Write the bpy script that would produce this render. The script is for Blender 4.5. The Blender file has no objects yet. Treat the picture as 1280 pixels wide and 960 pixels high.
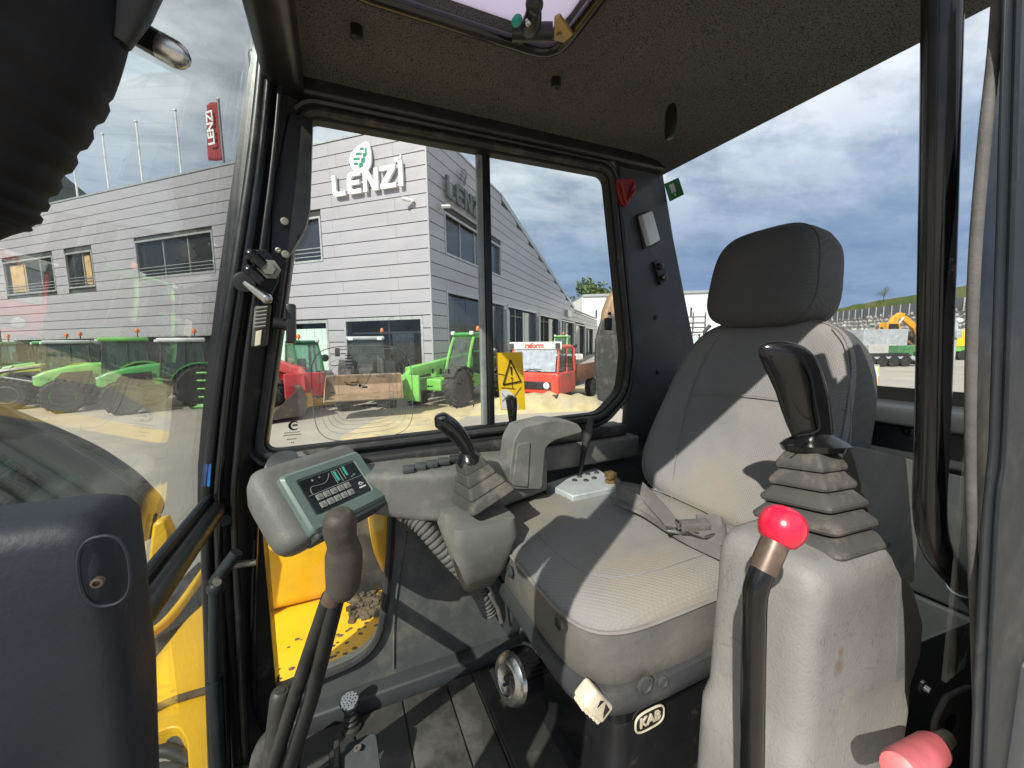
import bpy, bmesh, math, random
from mathutils import Vector, Matrix, noise
random.seed(7)
R = math.radians
scene = bpy.context.scene
COL = scene.collection

# ------------------------------------------------------------------ camera
H = 2.15                                   # eye height over the yard
cam_d = bpy.data.cameras.new('camera')
cam = bpy.data.objects.new('camera', cam_d)
COL.objects.link(cam)
FPX = 490.0
cam_d.sensor_width = 36.0
cam_d.lens = 36.0 * FPX / 1280.0
cam_d.clip_start = 0.02
cam_d.clip_end = 6000
YAW, PITCH, ROLL = R(24), R(-6.3), R(0.8)
FWD = Vector((math.sin(YAW) * math.cos(PITCH), math.cos(YAW) * math.cos(PITCH), math.sin(PITCH)))
_r0 = Vector((math.cos(YAW), -math.sin(YAW), 0))
_u0 = _r0.cross(FWD)
RGT = _r0 * math.cos(ROLL) - _u0 * math.sin(ROLL)
UPV = _u0 * math.cos(ROLL) + _r0 * math.sin(ROLL)
EYE = Vector((0, 0, H))
cam.matrix_world = Matrix(((RGT.x, UPV.x, -FWD.x, EYE.x), (RGT.y, UPV.y, -FWD.y, EYE.y),
                           (RGT.z, UPV.z, -FWD.z, EYE.z), (0, 0, 0, 1)))
scene.camera = cam

# survey helpers: where a measured sight line meets a known plane of the place
def ray(u, v): return FWD * FPX + RGT * (u - 640) + UPV * (480 - v)
def onX(u, v, X): d = ray(u, v); return EYE + d * ((X - EYE.x) / d.x)
def onY(u, v, Y): d = ray(u, v); return EYE + d * ((Y - EYE.y) / d.y)
def onZ(u, v, Z): d = ray(u, v); return EYE + d * ((Z - EYE.z) / d.z)

# ------------------------------------------------------------------ light
SUN = Vector((1.0, 0.75, -1.05)).normalized()      # the way the sunlight travels
sun_d = bpy.data.lights.new('sun', 'SUN')
sun_d.energy = 4.8
sun_d.angle = R(0.5)
sun_d.color = (1.0, 0.95, 0.86)
sun = bpy.data.objects.new('sun', sun_d)
COL.objects.link(sun)
sun.rotation_mode = 'QUATERNION'
sun.rotation_quaternion = SUN.to_track_quat('-Z', 'Y')
sun.location = (-6, -6, 12)

w = bpy.data.worlds.new('World')
scene.world = w
w.use_nodes = True
nt = w.node_tree
nt.nodes.clear()
def wn(t, **k):
    n = nt.nodes.new(t)
    for a, b in k.items(): setattr(n, a, b)
    return n
def wl(a, b): nt.links.new(a, b)
out = wn('ShaderNodeOutputWorld')
bg = wn('ShaderNodeBackground'); bg.inputs['Strength'].default_value = 0.1
wl(bg.outputs[0], out.inputs[0])
sky = wn('ShaderNodeTexSky', sky_type='NISHITA', sun_disc=False)
sky.sun_elevation = math.asin(-SUN.z)
sky.sun_rotation = math.atan2(-SUN.x, -SUN.y)
sky.altitude = 250
tc = wn('ShaderNodeTexCoord')
sep = wn('ShaderNodeSeparateXYZ'); wl(tc.outputs['Generated'], sep.inputs[0])
zz = wn('ShaderNodeMath', operation='MAXIMUM'); wl(sep.outputs['Z'], zz.inputs[0]); zz.inputs[1].default_value = 0.0
za = wn('ShaderNodeMath', operation='ADD'); wl(zz.outputs[0], za.inputs[0]); za.inputs[1].default_value = 0.16
dv = wn('ShaderNodeVectorMath', operation='DIVIDE')
cmb = wn('ShaderNodeCombineXYZ')
wl(za.outputs[0], cmb.inputs[0]); wl(za.outputs[0], cmb.inputs[1]); cmb.inputs[2].default_value = 1.0
wl(tc.outputs['Generated'], dv.inputs[0]); wl(cmb.outputs[0], dv.inputs[1])
mp = wn('ShaderNodeMapping'); wl(dv.outputs[0], mp.inputs[0]); mp.inputs['Scale'].default_value = (1.0, 1.5, 1.0)
mp.inputs['Rotation'].default_value = (0, 0, R(35)); mp.inputs['Location'].default_value = (3.1, 0.7, 0)
n1 = wn('ShaderNodeTexNoise'); n1.inputs['Scale'].default_value = 1.3; n1.inputs['Detail'].default_value = 9; n1.inputs['Roughness'].default_value = 0.58; n1.inputs['Distortion'].default_value = 0.5
wl(mp.outputs[0], n1.inputs['Vector'])
r1 = wn('ShaderNodeValToRGB'); wl(n1.outputs['Fac'], r1.inputs[0])
r1.color_ramp.elements[0].position = 0.12; r1.color_ramp.elements[0].color = (0, 0, 0, 1)
r1.color_ramp.elements[1].position = 0.46; r1.color_ramp.elements[1].color = (1, 1, 1, 1)
n2 = wn('ShaderNodeTexNoise'); n2.inputs['Scale'].default_value = 2.6; n2.inputs['Detail'].default_value = 8; n2.inputs['Roughness'].default_value = 0.6
mp2 = wn('ShaderNodeMapping'); wl(mp.outputs[0], mp2.inputs[0]); mp2.inputs['Location'].default_value = (7.3, 2.2, 0)
wl(mp2.outputs[0], n2.inputs['Vector'])
r2 = wn('ShaderNodeValToRGB'); wl(n2.outputs['Fac'], r2.inputs[0])
r2.color_ramp.elements[0].position = 0.32; r2.color_ramp.elements[0].color = (3.9, 4.45, 5.1, 1)
r2.color_ramp.elements[1].position = 0.56; r2.color_ramp.elements[1].color = (7.9, 8.15, 8.45, 1)
# a dull blue-grey bank of cloud along the whole horizon
r3 = wn('ShaderNodeValToRGB'); wl(sep.outputs['Z'], r3.inputs[0])
r3.color_ramp.elements[0].position = 0.18; r3.color_ramp.elements[0].color = (1, 1, 1, 1)
r3.color_ramp.elements[1].position = 0.45; r3.color_ramp.elements[1].color = (0, 0, 0, 1)
mixA = wn('ShaderNodeMix', data_type='RGBA')
wl(r1.outputs[0], mixA.inputs[0]); wl(sky.outputs[0], mixA.inputs[6]); wl(r2.outputs[0], mixA.inputs[7])
bank = wn('ShaderNodeMix', data_type='RGBA'); wl(n2.outputs['Fac'], bank.inputs[0])
bank.inputs[6].default_value = (1.15, 1.9, 3.3, 1); bank.inputs[7].default_value = (2.7, 3.7, 5.3, 1)
bf = wn('ShaderNodeMath', operation='MULTIPLY'); wl(r3.outputs[0], bf.inputs[0]); bf.inputs[1].default_value = 0.95
mixB = wn('ShaderNodeMix', data_type='RGBA')
wl(bf.outputs[0], mixB.inputs[0]); wl(mixA.outputs[2], mixB.inputs[6]); wl(bank.outputs[2], mixB.inputs[7])
wl(mixB.outputs[2], bg.inputs['Color'])

scene.view_settings.view_transform = 'Standard'
scene.view_settings.look = 'None'
scene.view_settings.exposure = 0.45
scene.view_settings.gamma = 1
scene.cycles.max_bounces = 8
scene.cycles.transparent_max_bounces = 24
scene.cycles.use_denoising = True

def V(*a): return Vector(a)
# ------------------------------------------------------------------ materials
MATS = {}
def mat(name, base, rough=0.6, metal=0.0, var=(6, 0.25), dirt=None, bump=None, spec=0.5, weave=None, edge=None, speck=None, coat=0.0):
    """procedural surface: base colour, broad variation, patches of dirt, fine relief"""
    m = bpy.data.materials.new(name); m.use_nodes = True
    t = m.node_tree; N = t.nodes; L = t.links
    b = N['Principled BSDF']
    b.inputs['Metallic'].default_value = metal
    b.inputs['Specular IOR Level'].default_value = spec
    if coat: b.inputs['Coat Weight'].default_value = coat; b.inputs['Coat Roughness'].default_value = 0.15
    tcn = N.new('ShaderNodeTexCoord'); co = tcn.outputs['Object']
    def nz(scale, detail=5, rough_=0.6):
        n = N.new('ShaderNodeTexNoise'); n.inputs['Scale'].default_value = scale
        n.inputs['Detail'].default_value = detail; n.inputs['Roughness'].default_value = rough_
        L.new(co, n.inputs['Vector']); return n.outputs['Fac']
    def ramp(fac, p0, p1, c0=0.0, c1=1.0):
        r = N.new('ShaderNodeMapRange'); r.inputs[1].default_value = p0; r.inputs[2].default_value = p1
        r.inputs[3].default_value = c0; r.inputs[4].default_value = c1; L.new(fac, r.inputs[0]); return r.outputs[0]
    def mix(fac, a, c):
        x = N.new('ShaderNodeMix'); x.data_type = 'RGBA'
        L.new(fac, x.inputs[0])
        for k, s in ((6, a), (7, c)):
            if isinstance(s, (tuple, list)): x.inputs[k].default_value = (*s, 1)
            else: L.new(s, x.inputs[k])
        return x.outputs[2]
    sc, am = var
    lo = tuple(max(0, c * (1 - am)) for c in base); hi = tuple(min(1, c * (1 + am)) for c in base)
    colr = mix(ramp(nz(sc), 0.3, 0.7), lo, hi)
    rf = None
    if dirt:
        for d in (dirt if isinstance(dirt, list) else [dirt]):
            dc, ds, th, amt = d
            f = ramp(nz(ds, 8, 0.68), th, th + 0.16, 0, amt)
            colr = mix(f, colr, dc)
    if speck:
        dc, ds, th = speck
        vn = N.new('ShaderNodeTexNoise'); vn.inputs['Scale'].default_value = ds; vn.inputs['Detail'].default_value = 1
        L.new(co, vn.inputs['Vector'])
        colr = mix(ramp(vn.outputs['Fac'], th, th + 0.08), colr, dc)
    L.new(colr, b.inputs['Base Color'])
    L.new(ramp(nz(sc * 3.1), 0.25, 0.75, max(0.03, rough - 0.1), min(1, rough + 0.1)), b.inputs['Roughness'])
    h = None
    if weave:
        w1 = N.new('ShaderNodeTexWave'); w1.inputs['Scale'].default_value = weave; w1.bands_direction = 'Y'; w1.inputs['Distortion'].default_value = 0.6
        w2 = N.new('ShaderNodeTexWave'); w2.inputs['Scale'].default_value = weave * 0.8; w2.bands_direction = 'DIAGONAL'; w2.inputs['Distortion'].default_value = 0.6
        L.new(co, w1.inputs['Vector']); L.new(co, w2.inputs['Vector'])
        mu = N.new('ShaderNodeMath'); mu.operation = 'MULTIPLY'
        L.new(w1.outputs['Fac'], mu.inputs[0]); L.new(w2.outputs['Fac'], mu.inputs[1]); h = mu.outputs[0]
        c2 = mix(h, colr, tuple(c * 1.45 for c in base)); 
        mm = N.new('ShaderNodeMix'); mm.data_type = 'RGBA'; mm.inputs[0].default_value = 0.55
        L.new(colr, mm.inputs[6]); L.new(c2, mm.inputs[7]); L.new(mm.outputs[2], b.inputs['Base Color'])
    bn = None
    if bump:
        bs, bst = bump
        hh = nz(bs, 4, 0.6)
        bn = N.new('ShaderNodeBump'); bn.inputs['Strength'].default_value = bst; bn.inputs['Distance'].default_value = 0.004
        L.new(hh, bn.inputs['Height']); 
    if h is not None:
        b2 = N.new('ShaderNodeBump'); b2.inputs['Strength'].default_value = 0.7; b2.inputs['Distance'].default_value = 0.001
        L.new(h, b2.inputs['Height'])
        if bn: L.new(bn.outputs[0], b2.inputs['Normal'])
        bn = b2
    if bn: L.new(bn.outputs[0], b.inputs['Normal'])
    MATS[name] = m
    return m

def glassy(name, tint, ior=1.4, dirt=0.04, dscale=5.0, dcol=(0.6, 0.57, 0.5)):
    """a thin pane: clear, mirror-like at grazing angles, with a film of dust"""
    m = bpy.data.materials.new(name); m.use_nodes = True
    t = m.node_tree; N = t.nodes; L = t.links
    N.remove(N['Principled BSDF'])
    o = N['Material Output']
    tr = N.new('ShaderNodeBsdfTransparent'); tr.inputs[0].default_value = (*tint, 1)
    gl = N.new('ShaderNodeBsdfGlossy'); gl.inputs['Roughness'].default_value = 0.0; gl.inputs[0].default_value = (0.95, 0.97, 1, 1)
    lw = N.new('ShaderNodeLayerWeight'); lw.inputs[0].default_value = 0.5
    pw = N.new('ShaderNodeMath'); pw.operation = 'POWER'; L.new(lw.outputs['Facing'], pw.inputs[0]); pw.inputs[1].default_value = 5.0
    fr = N.new('ShaderNodeMapRange'); L.new(pw.outputs[0], fr.inputs[0]); fr.inputs[3].default_value = ((ior - 1) / (ior + 1)) ** 2; fr.inputs[4].default_value = 1.0
    m1 = N.new('ShaderNodeMixShader'); L.new(fr.outputs[0], m1.inputs[0]); L.new(tr.outputs[0], m1.inputs[1]); L.new(gl.outputs[0], m1.inputs[2])
    df = N.new('ShaderNodeBsdfDiffuse'); df.inputs[0].default_value = (*dcol, 1)
    tcn = N.new('ShaderNodeTexCoord')
    n = N.new('ShaderNodeTexNoise'); n.inputs['Scale'].default_value = dscale; n.inputs['Detail'].default_value = 10; n.inputs['Roughness'].default_value = 0.72
    L.new(tcn.outputs['Object'], n.inputs['Vector'])
    r = N.new('ShaderNodeMapRange'); r.inputs[1].default_value = 0.35; r.inputs[2].default_value = 0.75; r.inputs[3].default_value = dirt * 0.25; r.inputs[4].default_value = dirt * 1.9
    L.new(n.outputs['Fac'], r.inputs[0])
    vs = N.new('ShaderNodeTexNoise'); vs.inputs['Scale'].default_value = dscale * 36; vs.inputs['Detail'].default_value = 1
    L.new(tcn.outputs['Object'], vs.inputs['Vector'])
    rs = N.new('ShaderNodeMapRange'); rs.inputs[1].default_value = 0.76; rs.inputs[2].default_value = 0.80; rs.inputs[3].default_value = 0; rs.inputs[4].default_value = min(1, dirt * 8)
    L.new(vs.outputs['Fac'], rs.inputs[0])
    ad = N.new('ShaderNodeMath'); ad.operation = 'ADD'; ad.use_clamp = True
    L.new(r.outputs[0], ad.inputs[0]); L.new(rs.outputs[0], ad.inputs[1])
    m2 = N.new('ShaderNodeMixShader'); L.new(ad.outputs[0], m2.inputs[0]); L.new(m1.outputs[0], m2.inputs[1]); L.new(df.outputs[0], m2.inputs[2])
    L.new(m2.outputs[0], o.inputs[0])
    MATS[name] = m
    return m

DUST = (0.30, 0.27, 0.22)
mat('plastic_grey', (0.130, 0.128, 0.121), 0.62, var=(5, 0.16), dirt=[(DUST, 7, 0.50, 0.45), ((0.05, 0.05, 0.05), 16, 0.60, 0.5)], bump=(260, 0.25))
mat('plastic_light', (0.195, 0.192, 0.182), 0.55, var=(4, 0.16), dirt=[((0.27, 0.25, 0.21), 6, 0.52, 0.5), ((0.07, 0.075, 0.07), 15, 0.62, 0.75), ((0.16, 0.11, 0.06), 9, 0.72, 0.6)], bump=(240, 0.28))
mat('plastic_dark', (0.042, 0.045, 0.048), 0.5, var=(5, 0.2), dirt=((0.16, 0.15, 0.13), 8, 0.56, 0.3), bump=(230, 0.1))
mat('plastic_blue_grey', (0.021, 0.024, 0.032), 0.55, spec=0.3, var=(4, 0.2), dirt=((0.07, 0.065, 0.06), 6, 0.58, 0.4), bump=(210, 0.14))
mat('panel_grey', (0.075, 0.078, 0.080), 0.6, var=(4, 0.18), dirt=[((0.26, 0.24, 0.2), 6, 0.5, 0.4), ((0.3, 0.29, 0.26), 40, 0.66, 0.5)], bump=(200, 0.25))
mat('bezel_green', (0.115, 0.155, 0.142), 0.4, var=(7, 0.12), dirt=((0.3, 0.3, 0.26), 12, 0.56, 0.35))
mat('black_metal', (0.012, 0.012, 0.013), 0.36, var=(8, 0.3), dirt=((0.13, 0.115, 0.095), 13, 0.60, 0.5), bump=(120, 0.05))
mat('black_gloss', (0.008, 0.008, 0.009), 0.17, var=(8, 0.3), dirt=((0.12, 0.11, 0.1), 22, 0.68, 0.4))
mat('frame_grey_blue', (0.016, 0.020, 0.024), 0.48, var=(5, 0.2), dirt=[((0.10, 0.10, 0.095), 9, 0.58, 0.35)], bump=(90, 0.06), spec=0.25)
mat('frame_black', (0.007, 0.007, 0.0075), 0.55, var=(8, 0.3), spec=0.3)
mat('rubber', (0.022, 0.022, 0.023), 0.65, var=(9, 0.3), dirt=((0.17, 0.155, 0.125), 12, 0.52, 0.5), bump=(150, 0.1))
mat('rubber_grey', (0.055, 0.053, 0.050), 0.7, var=(9, 0.2), dirt=[((0.25, 0.22, 0.17), 14, 0.52, 0.5), ((0.03, 0.03, 0.03), 30, 0.62, 0.5)], bump=(120, 0.15))
mat('rubber_brown', (0.058, 0.047, 0.040), 0.55, var=(9, 0.25), dirt=((0.13, 0.10, 0.08), 20, 0.55, 0.6), bump=(220, 0.25))
mat('seal_grey', (0.095, 0.092, 0.087), 0.75, var=(30, 0.25), dirt=((0.05, 0.047, 0.043), 40, 0.55, 0.6), bump=(300, 0.2))
mat('floor_mat', (0.048, 0.046, 0.044), 0.55, var=(6, 0.3), dirt=[((0.16, 0.15, 0.13), 9, 0.50, 0.5), ((0.26, 0.24, 0.21), 34, 0.64, 0.6)], bump=(80, 0.25))
mat('headliner', (0.105, 0.102, 0.096), 0.95, var=(3, 0.12), speck=((0.036, 0.035, 0.033), 430, 0.52), bump=(300, 0.5), spec=0.1)
mat('fabric', (0.178, 0.177, 0.178), 0.95, var=(4, 0.16), dirt=[((0.25, 0.215, 0.165), 5, 0.50, 0.45), ((0.10, 0.068, 0.06), 9, 0.62, 0.55), ((0.22, 0.21, 0.19), 60, 0.66, 0.4)], weave=72, bump=(24, 0.12), spec=0.15)
mat('fabric_dark', (0.088, 0.087, 0.088), 0.95, var=(5, 0.15), dirt=[((0.16, 0.14, 0.12), 7, 0.58, 0.35)], weave=72, bump=(30, 0.18), spec=0.15)
mat('vinyl', (0.100, 0.098, 0.092), 0.48, var=(5, 0.18), dirt=[((0.25, 0.235, 0.20), 9, 0.54, 0.35), ((0.03, 0.03, 0.03), 26, 0.62, 0.6)], bump=(46, 0.28))
mat('thread', (0.19, 0.18, 0.165), 0.8)
mat('belt_webbing', (0.10, 0.095, 0.09), 0.8, var=(12, 0.2), dirt=((0.3, 0.27, 0.22), 15, 0.55, 0.4), bump=(400, 0.2))
mat('red_knob', (0.62, 0.012, 0.045), 0.28, var=(20, 0.08), dirt=((0.35, 0.04, 0.05), 30, 0.68, 0.5), coat=0.3)
mat('pink_knob', (0.60, 0.14, 0.15), 0.5, var=(20, 0.15), dirt=((0.4, 0.22, 0.2), 25, 0.6, 0.6))
mat('bellows_black', (0.004, 0.004, 0.005), 0.6, spec=0.25, var=(9, 0.3), bump=(150, 0.1))
mat('chrome', (0.55, 0.54, 0.52), 0.25, 1.0, dirt=((0.2, 0.17, 0.13), 30, 0.6, 0.6))
mat('zinc', (0.24, 0.23, 0.20), 0.5, 0.8, dirt=((0.2, 0.16, 0.1), 25, 0.55, 0.6))
mat('rusty_bare', (0.12, 0.085, 0.065), 0.45, 0.4, dirt=((0.22, 0.16, 0.12), 30, 0.5, 0.7))
mat('strip_silver', (0.30, 0.32, 0.31), 0.45, 0.3, dirt=((0.12, 0.12, 0.11), 14, 0.52, 0.6))
mat('brass', (0.36, 0.24, 0.09), 0.45, 0.6, dirt=((0.1, 0.08, 0.05), 30, 0.55, 0.6))
mat('ivory', (0.56, 0.50, 0.38), 0.55, dirt=((0.3, 0.25, 0.17), 18, 0.52, 0.6))
mat('lens_white', (0.62, 0.64, 0.66), 0.35)
mat('silver_panel', (0.50, 0.52, 0.53), 0.42, 0.25, dirt=((0.25, 0.24, 0.22), 16, 0.55, 0.5))
mat('screen_black', (0.012, 0.014, 0.017), 0.25, var=(8, 0.2), dirt=((0.09, 0.09, 0.085), 14, 0.6, 0.4))
mat('key_grey', (0.23, 0.23, 0.21), 0.55)
mat('print_white', (0.75, 0.75, 0.73), 0.5)
mat('print_green', (0.05, 0.42, 0.33), 0.5)
mat('print_grey', (0.13, 0.135, 0.14), 0.5)
mat('print_black', (0.012, 0.012, 0.012), 0.5)
mat('teal_plastic', (0.01, 0.30, 0.25), 0.4)
mat('sticker_yellow', (0.80, 0.50, 0.012), 0.45, var=(20, 0.06))
mat('sticker_white', (0.72, 0.72, 0.70), 0.45)
mat('sticker_green', (0.006, 0.16, 0.045), 0.4)
mat('sticker_blue', (0.02, 0.16, 0.5), 0.4)
mat('red_plastic', (0.26, 0.02, 0.018), 0.5)
mat('paint_yellow', (0.74, 0.43, 0.012), 0.38, var=(3, 0.08), dirt=[((0.36, 0.24, 0.06), 4, 0.58, 0.5), ((0.06, 0.045, 0.03), 20, 0.68, 0.8)], bump=(40, 0.03))
mat('dirt_brown', (0.10, 0.075, 0.045), 0.95, var=(20, 0.5), bump=(60, 0.7))
mat('dirty_steel', (0.045, 0.043, 0.04), 0.55, 0.3, var=(6, 0.3), dirt=((0.2, 0.18, 0.14), 9, 0.54, 0.5), bump=(60, 0.2))
mat('hose_black', (0.018, 0.018, 0.018), 0.55, dirt=((0.16, 0.14, 0.11), 10, 0.55, 0.5))
# outside
mat('asphalt', (0.30, 0.273, 0.235), 0.95, var=(0.25, 0.16), dirt=[((0.40, 0.355, 0.27), 0.22, 0.48, 0.7), ((0.17, 0.16, 0.145), 0.55, 0.58, 0.55), ((0.2, 0.19, 0.17), 20, 0.62, 0.5)], bump=(18, 0.35))
mat('sawdust', (0.46, 0.37, 0.20), 0.95, var=(1.5, 0.25), dirt=((0.33, 0.29, 0.22), 2.2, 0.47, 0.8), bump=(30, 0.5))
mat('clad', (0.385, 0.365, 0.392), 0.42, 0.15, var=(0.4, 0.07), dirt=((0.31, 0.31, 0.285), 0.8, 0.55, 0.35))
mat('joint_dark', (0.035, 0.035, 0.035), 0.8)
mat('clad_trim', (0.42, 0.44, 0.45), 0.35, 0.4)
mat('win_dark', (0.02, 0.023, 0.026), 0.06, spec=0.8)
mat('win_painted_glare', (0.34, 0.37, 0.42), 0.12, spec=0.8)  # pale sky glare on the truck windscreen, put into the base colour
mat('win_curtain', (0.42, 0.27, 0.12), 0.8, var=(2, 0.3))
mat('alu', (0.48, 0.48, 0.47), 0.4, 0.5)
mat('door_mint', (0.50, 0.66, 0.56), 0.5, var=(1, 0.08))
mat('interior_dark', (0.05, 0.055, 0.055), 0.8, var=(0.6, 0.5))
mat('sign_white', (0.80, 0.80, 0.79), 0.4, var=(2, 0.03))
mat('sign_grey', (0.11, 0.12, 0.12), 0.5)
mat('sign_green', (0.02, 0.22, 0.12), 0.5)
mat('flag_red', (0.28, 0.025, 0.035), 0.8, var=(2, 0.2))
mat('white_wall', (0.78, 0.77, 0.74), 0.7, var=(0.3, 0.05))
mat('annex', (0.45, 0.49, 0.53), 0.5, 0.2, var=(0.5, 0.06))
for nm, c in (('paint_dark_green', (0.012, 0.11, 0.035)), ('paint_green', (0.045, 0.27, 0.05)), ('paint_lime', (0.30, 0.42, 0.035)), ('paint_dull_green', (0.07, 0.20, 0.085)),
              ('paint_bright_green', (0.15, 0.43, 0.075)), ('paint_red', (0.36, 0.02, 0.025)), ('paint_orange_red', (0.60, 0.055, 0.03)),
              ('paint_amber', (0.68, 0.33, 0.02)), ('paint_white', (0.72, 0.72, 0.70)), ('paint_black', (0.02, 0.02, 0.021)), ('paint_grey', (0.36, 0.38, 0.39))):
    mat(nm, c, 0.42, var=(1.5, 0.2), dirt=[((0.20, 0.175, 0.13), 2.2, 0.52, 0.5), ((0.05, 0.045, 0.04), 5, 0.60, 0.5)], coat=0.1)
mat('tyre', (0.018, 0.018, 0.018), 0.8, var=(4, 0.3), dirt=((0.12, 0.105, 0.085), 3, 0.54, 0.5), bump=(20, 0.3))
mat('rim_yellow', (0.55, 0.36, 0.03), 0.5, dirt=((0.2, 0.15, 0.08), 4, 0.55, 0.6))
mat('bucket_brown', (0.25, 0.165, 0.095), 0.6, 0.2, var=(2, 0.25), dirt=((0.10, 0.075, 0.055), 3, 0.5, 0.8), bump=(20, 0.2))
mat('bucket_dark', (0.075, 0.06, 0.05), 0.55, 0.3, var=(2, 0.3), dirt=((0.26, 0.2, 0.13), 3, 0.52, 0.7), bump=(20, 0.2))
mat('rust_load', (0.20, 0.085, 0.045), 0.8, var=(3, 0.4), bump=(20, 0.5))
mat('beacon_orange', (0.70, 0.16, 0.02), 0.3)
mat('leaf', (0.055, 0.095, 0.022), 0.7, var=(0.4, 0.5))
mat('leaf_light', (0.10, 0.14, 0.035), 0.7, var=(0.4, 0.4))
mat('bark', (0.09, 0.065, 0.045), 0.9)
mat('forest', (0.022, 0.042, 0.030), 0.95, var=(0.02, 0.5), bump=(0.1, 0.5))
mat('grass', (0.115, 0.165, 0.035), 0.95, var=(0.15, 0.4), dirt=((0.26, 0.19, 0.09), 0.2, 0.5, 0.7), bump=(4, 0.6))
mat('stone', (0.36, 0.35, 0.33), 0.9, var=(0.8, 0.35), bump=(2, 0.6))
mat('concrete', (0.42, 0.40, 0.37), 0.9, var=(0.8, 0.15))
mat('fence_grey', (0.12, 0.125, 0.13), 0.6)
glassy('glass_wind', (0.93, 0.96, 0.95), 1.46, 0.025, 4)
glassy('glass_side', (0.95, 0.975, 0.965), 1.38, 0.022, 5)
glassy('glass_rear', (0.95, 0.97, 0.985), 1.38, 0.012, 6)
glassy('glass_machine', (0.62, 0.78, 0.72), 1.5, 0.05, 3)
# the seat cloth with a beige worn stain near the cushion's front edge
def stained(src, name, spots, wb=.16):
    m = MATS[src].copy(); m.name = name; MATS[name] = m
    N = m.node_tree.nodes; L = m.node_tree.links; b = N['Principled BSDF']
    old = b.inputs['Base Color'].links[0].from_socket
    tcn = N.new('ShaderNodeTexCoord')
    nz = N.new('ShaderNodeTexNoise'); nz.inputs['Scale'].default_value = 16; nz.inputs['Detail'].default_value = 6
    L.new(tcn.outputs['Object'], nz.inputs['Vector'])
    for (P_, r0, r1, colr, amt) in spots:
        ds = N.new('ShaderNodeVectorMath'); ds.operation = 'DISTANCE'; L.new(tcn.outputs['Object'], ds.inputs[0]); ds.inputs[1].default_value = P_
        wob = N.new('ShaderNodeMath'); wob.operation = 'MULTIPLY_ADD'; L.new(nz.outputs['Fac'], wob.inputs[0]); wob.inputs[1].default_value = -wb; L.new(ds.outputs['Value'], wob.inputs[2])
        mr_ = N.new('ShaderNodeMapRange'); L.new(wob.outputs[0], mr_.inputs[0]); mr_.inputs[1].default_value = r1 - wb / 2; mr_.inputs[2].default_value = r0 - wb / 2; mr_.inputs[3].default_value = 0; mr_.inputs[4].default_value = amt
        mx = N.new('ShaderNodeMix'); mx.data_type = 'RGBA'; L.new(mr_.outputs[0], mx.inputs[0]); L.new(old, mx.inputs[6]); mx.inputs[7].default_value = (*colr, 1); old = mx.outputs[2]
    L.new(old, b.inputs['Base Color'])
stained('fabric', 'fabric_seat', [((.50, .50, 1.72), .04, .20, (.255, .215, .155), .5), ((.42, .86, 1.72), .03, .16, (.25, .215, .15), .5), ((.83, .62, 1.76), .03, .15, (.26, .225, .17), .5)])
stained('vinyl', 'vinyl_seat', [((.40, .60, 1.60), .03, .17, (.17, .155, .12), .5), ((.55, .45, 1.59), .02, .15, (.20, .185, .15), .5)])
_c = onY(1047, 832, .27)
stained('plastic_light', 'plastic_console', [(tuple(_c), .002, .014, (.12, .075, .035), .6), (tuple(_c + V(.004, 0, .02)), .001, .008, (.12, .075, .035), .5), (tuple(onY(915, 760, .33)), .01, .07, (.20, .15, .095), .45), (tuple(onY(900, 950, .30)), .01, .10, (.09, .085, .08), .5)], .03)
# dark hairline veins in the old console plastic
def veined(name, scale, colr):
    m = MATS[name]; N = m.node_tree.nodes; L = m.node_tree.links; b = N['Principled BSDF']
    old = b.inputs['Base Color'].links[0].from_socket
    tcn = N.new('ShaderNodeTexCoord')
    nz = N.new('ShaderNodeTexNoise'); nz.inputs['Scale'].default_value = 30; nz.inputs['Detail'].default_value = 5
    L.new(tcn.outputs['Object'], nz.inputs['Vector'])
    wv = N.new('ShaderNodeVectorMath'); wv.operation = 'MULTIPLY_ADD'; L.new(nz.outputs['Color'], wv.inputs[0]); wv.inputs[1].default_value = (.05, .05, .05); L.new(tcn.outputs['Object'], wv.inputs[2])
    vo = N.new('ShaderNodeTexVoronoi'); vo.feature = 'DISTANCE_TO_EDGE'; vo.inputs['Scale'].default_value = scale; L.new(wv.outputs[0], vo.inputs['Vector'])
    e = N.new('ShaderNodeMapRange'); L.new(vo.outputs['Distance'], e.inputs[0]); e.inputs[1].default_value = .035; e.inputs[2].default_value = .0; e.inputs[3].default_value = 0; e.inputs[4].default_value = 1
    n2_ = N.new('ShaderNodeTexNoise'); n2_.inputs['Scale'].default_value = 11; n2_.inputs['Detail'].default_value = 3; L.new(tcn.outputs['Object'], n2_.inputs['Vector'])
    k = N.new('ShaderNodeMapRange'); L.new(n2_.outputs['Fac'], k.inputs[0]); k.inputs[1].default_value = .46; k.inputs[2].default_value = .66; k.inputs[3].default_value = 0; k.inputs[4].default_value = .38
    mu_ = N.new('ShaderNodeMath'); mu_.operation = 'MULTIPLY'; L.new(e.outputs[0], mu_.inputs[0]); L.new(k.outputs[0], mu_.inputs[1])
    mx = N.new('ShaderNodeMix'); mx.data_type = 'RGBA'; L.new(mu_.outputs[0], mx.inputs[0]); L.new(old, mx.inputs[6]); mx.inputs[7].default_value = (*colr, 1)
    L.new(mx.outputs[2], b.inputs['Base Color'])
veined('plastic_console', 26, (.055, .052, .048))
veined('vinyl_seat', 60, (.19, .18, .155))
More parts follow.
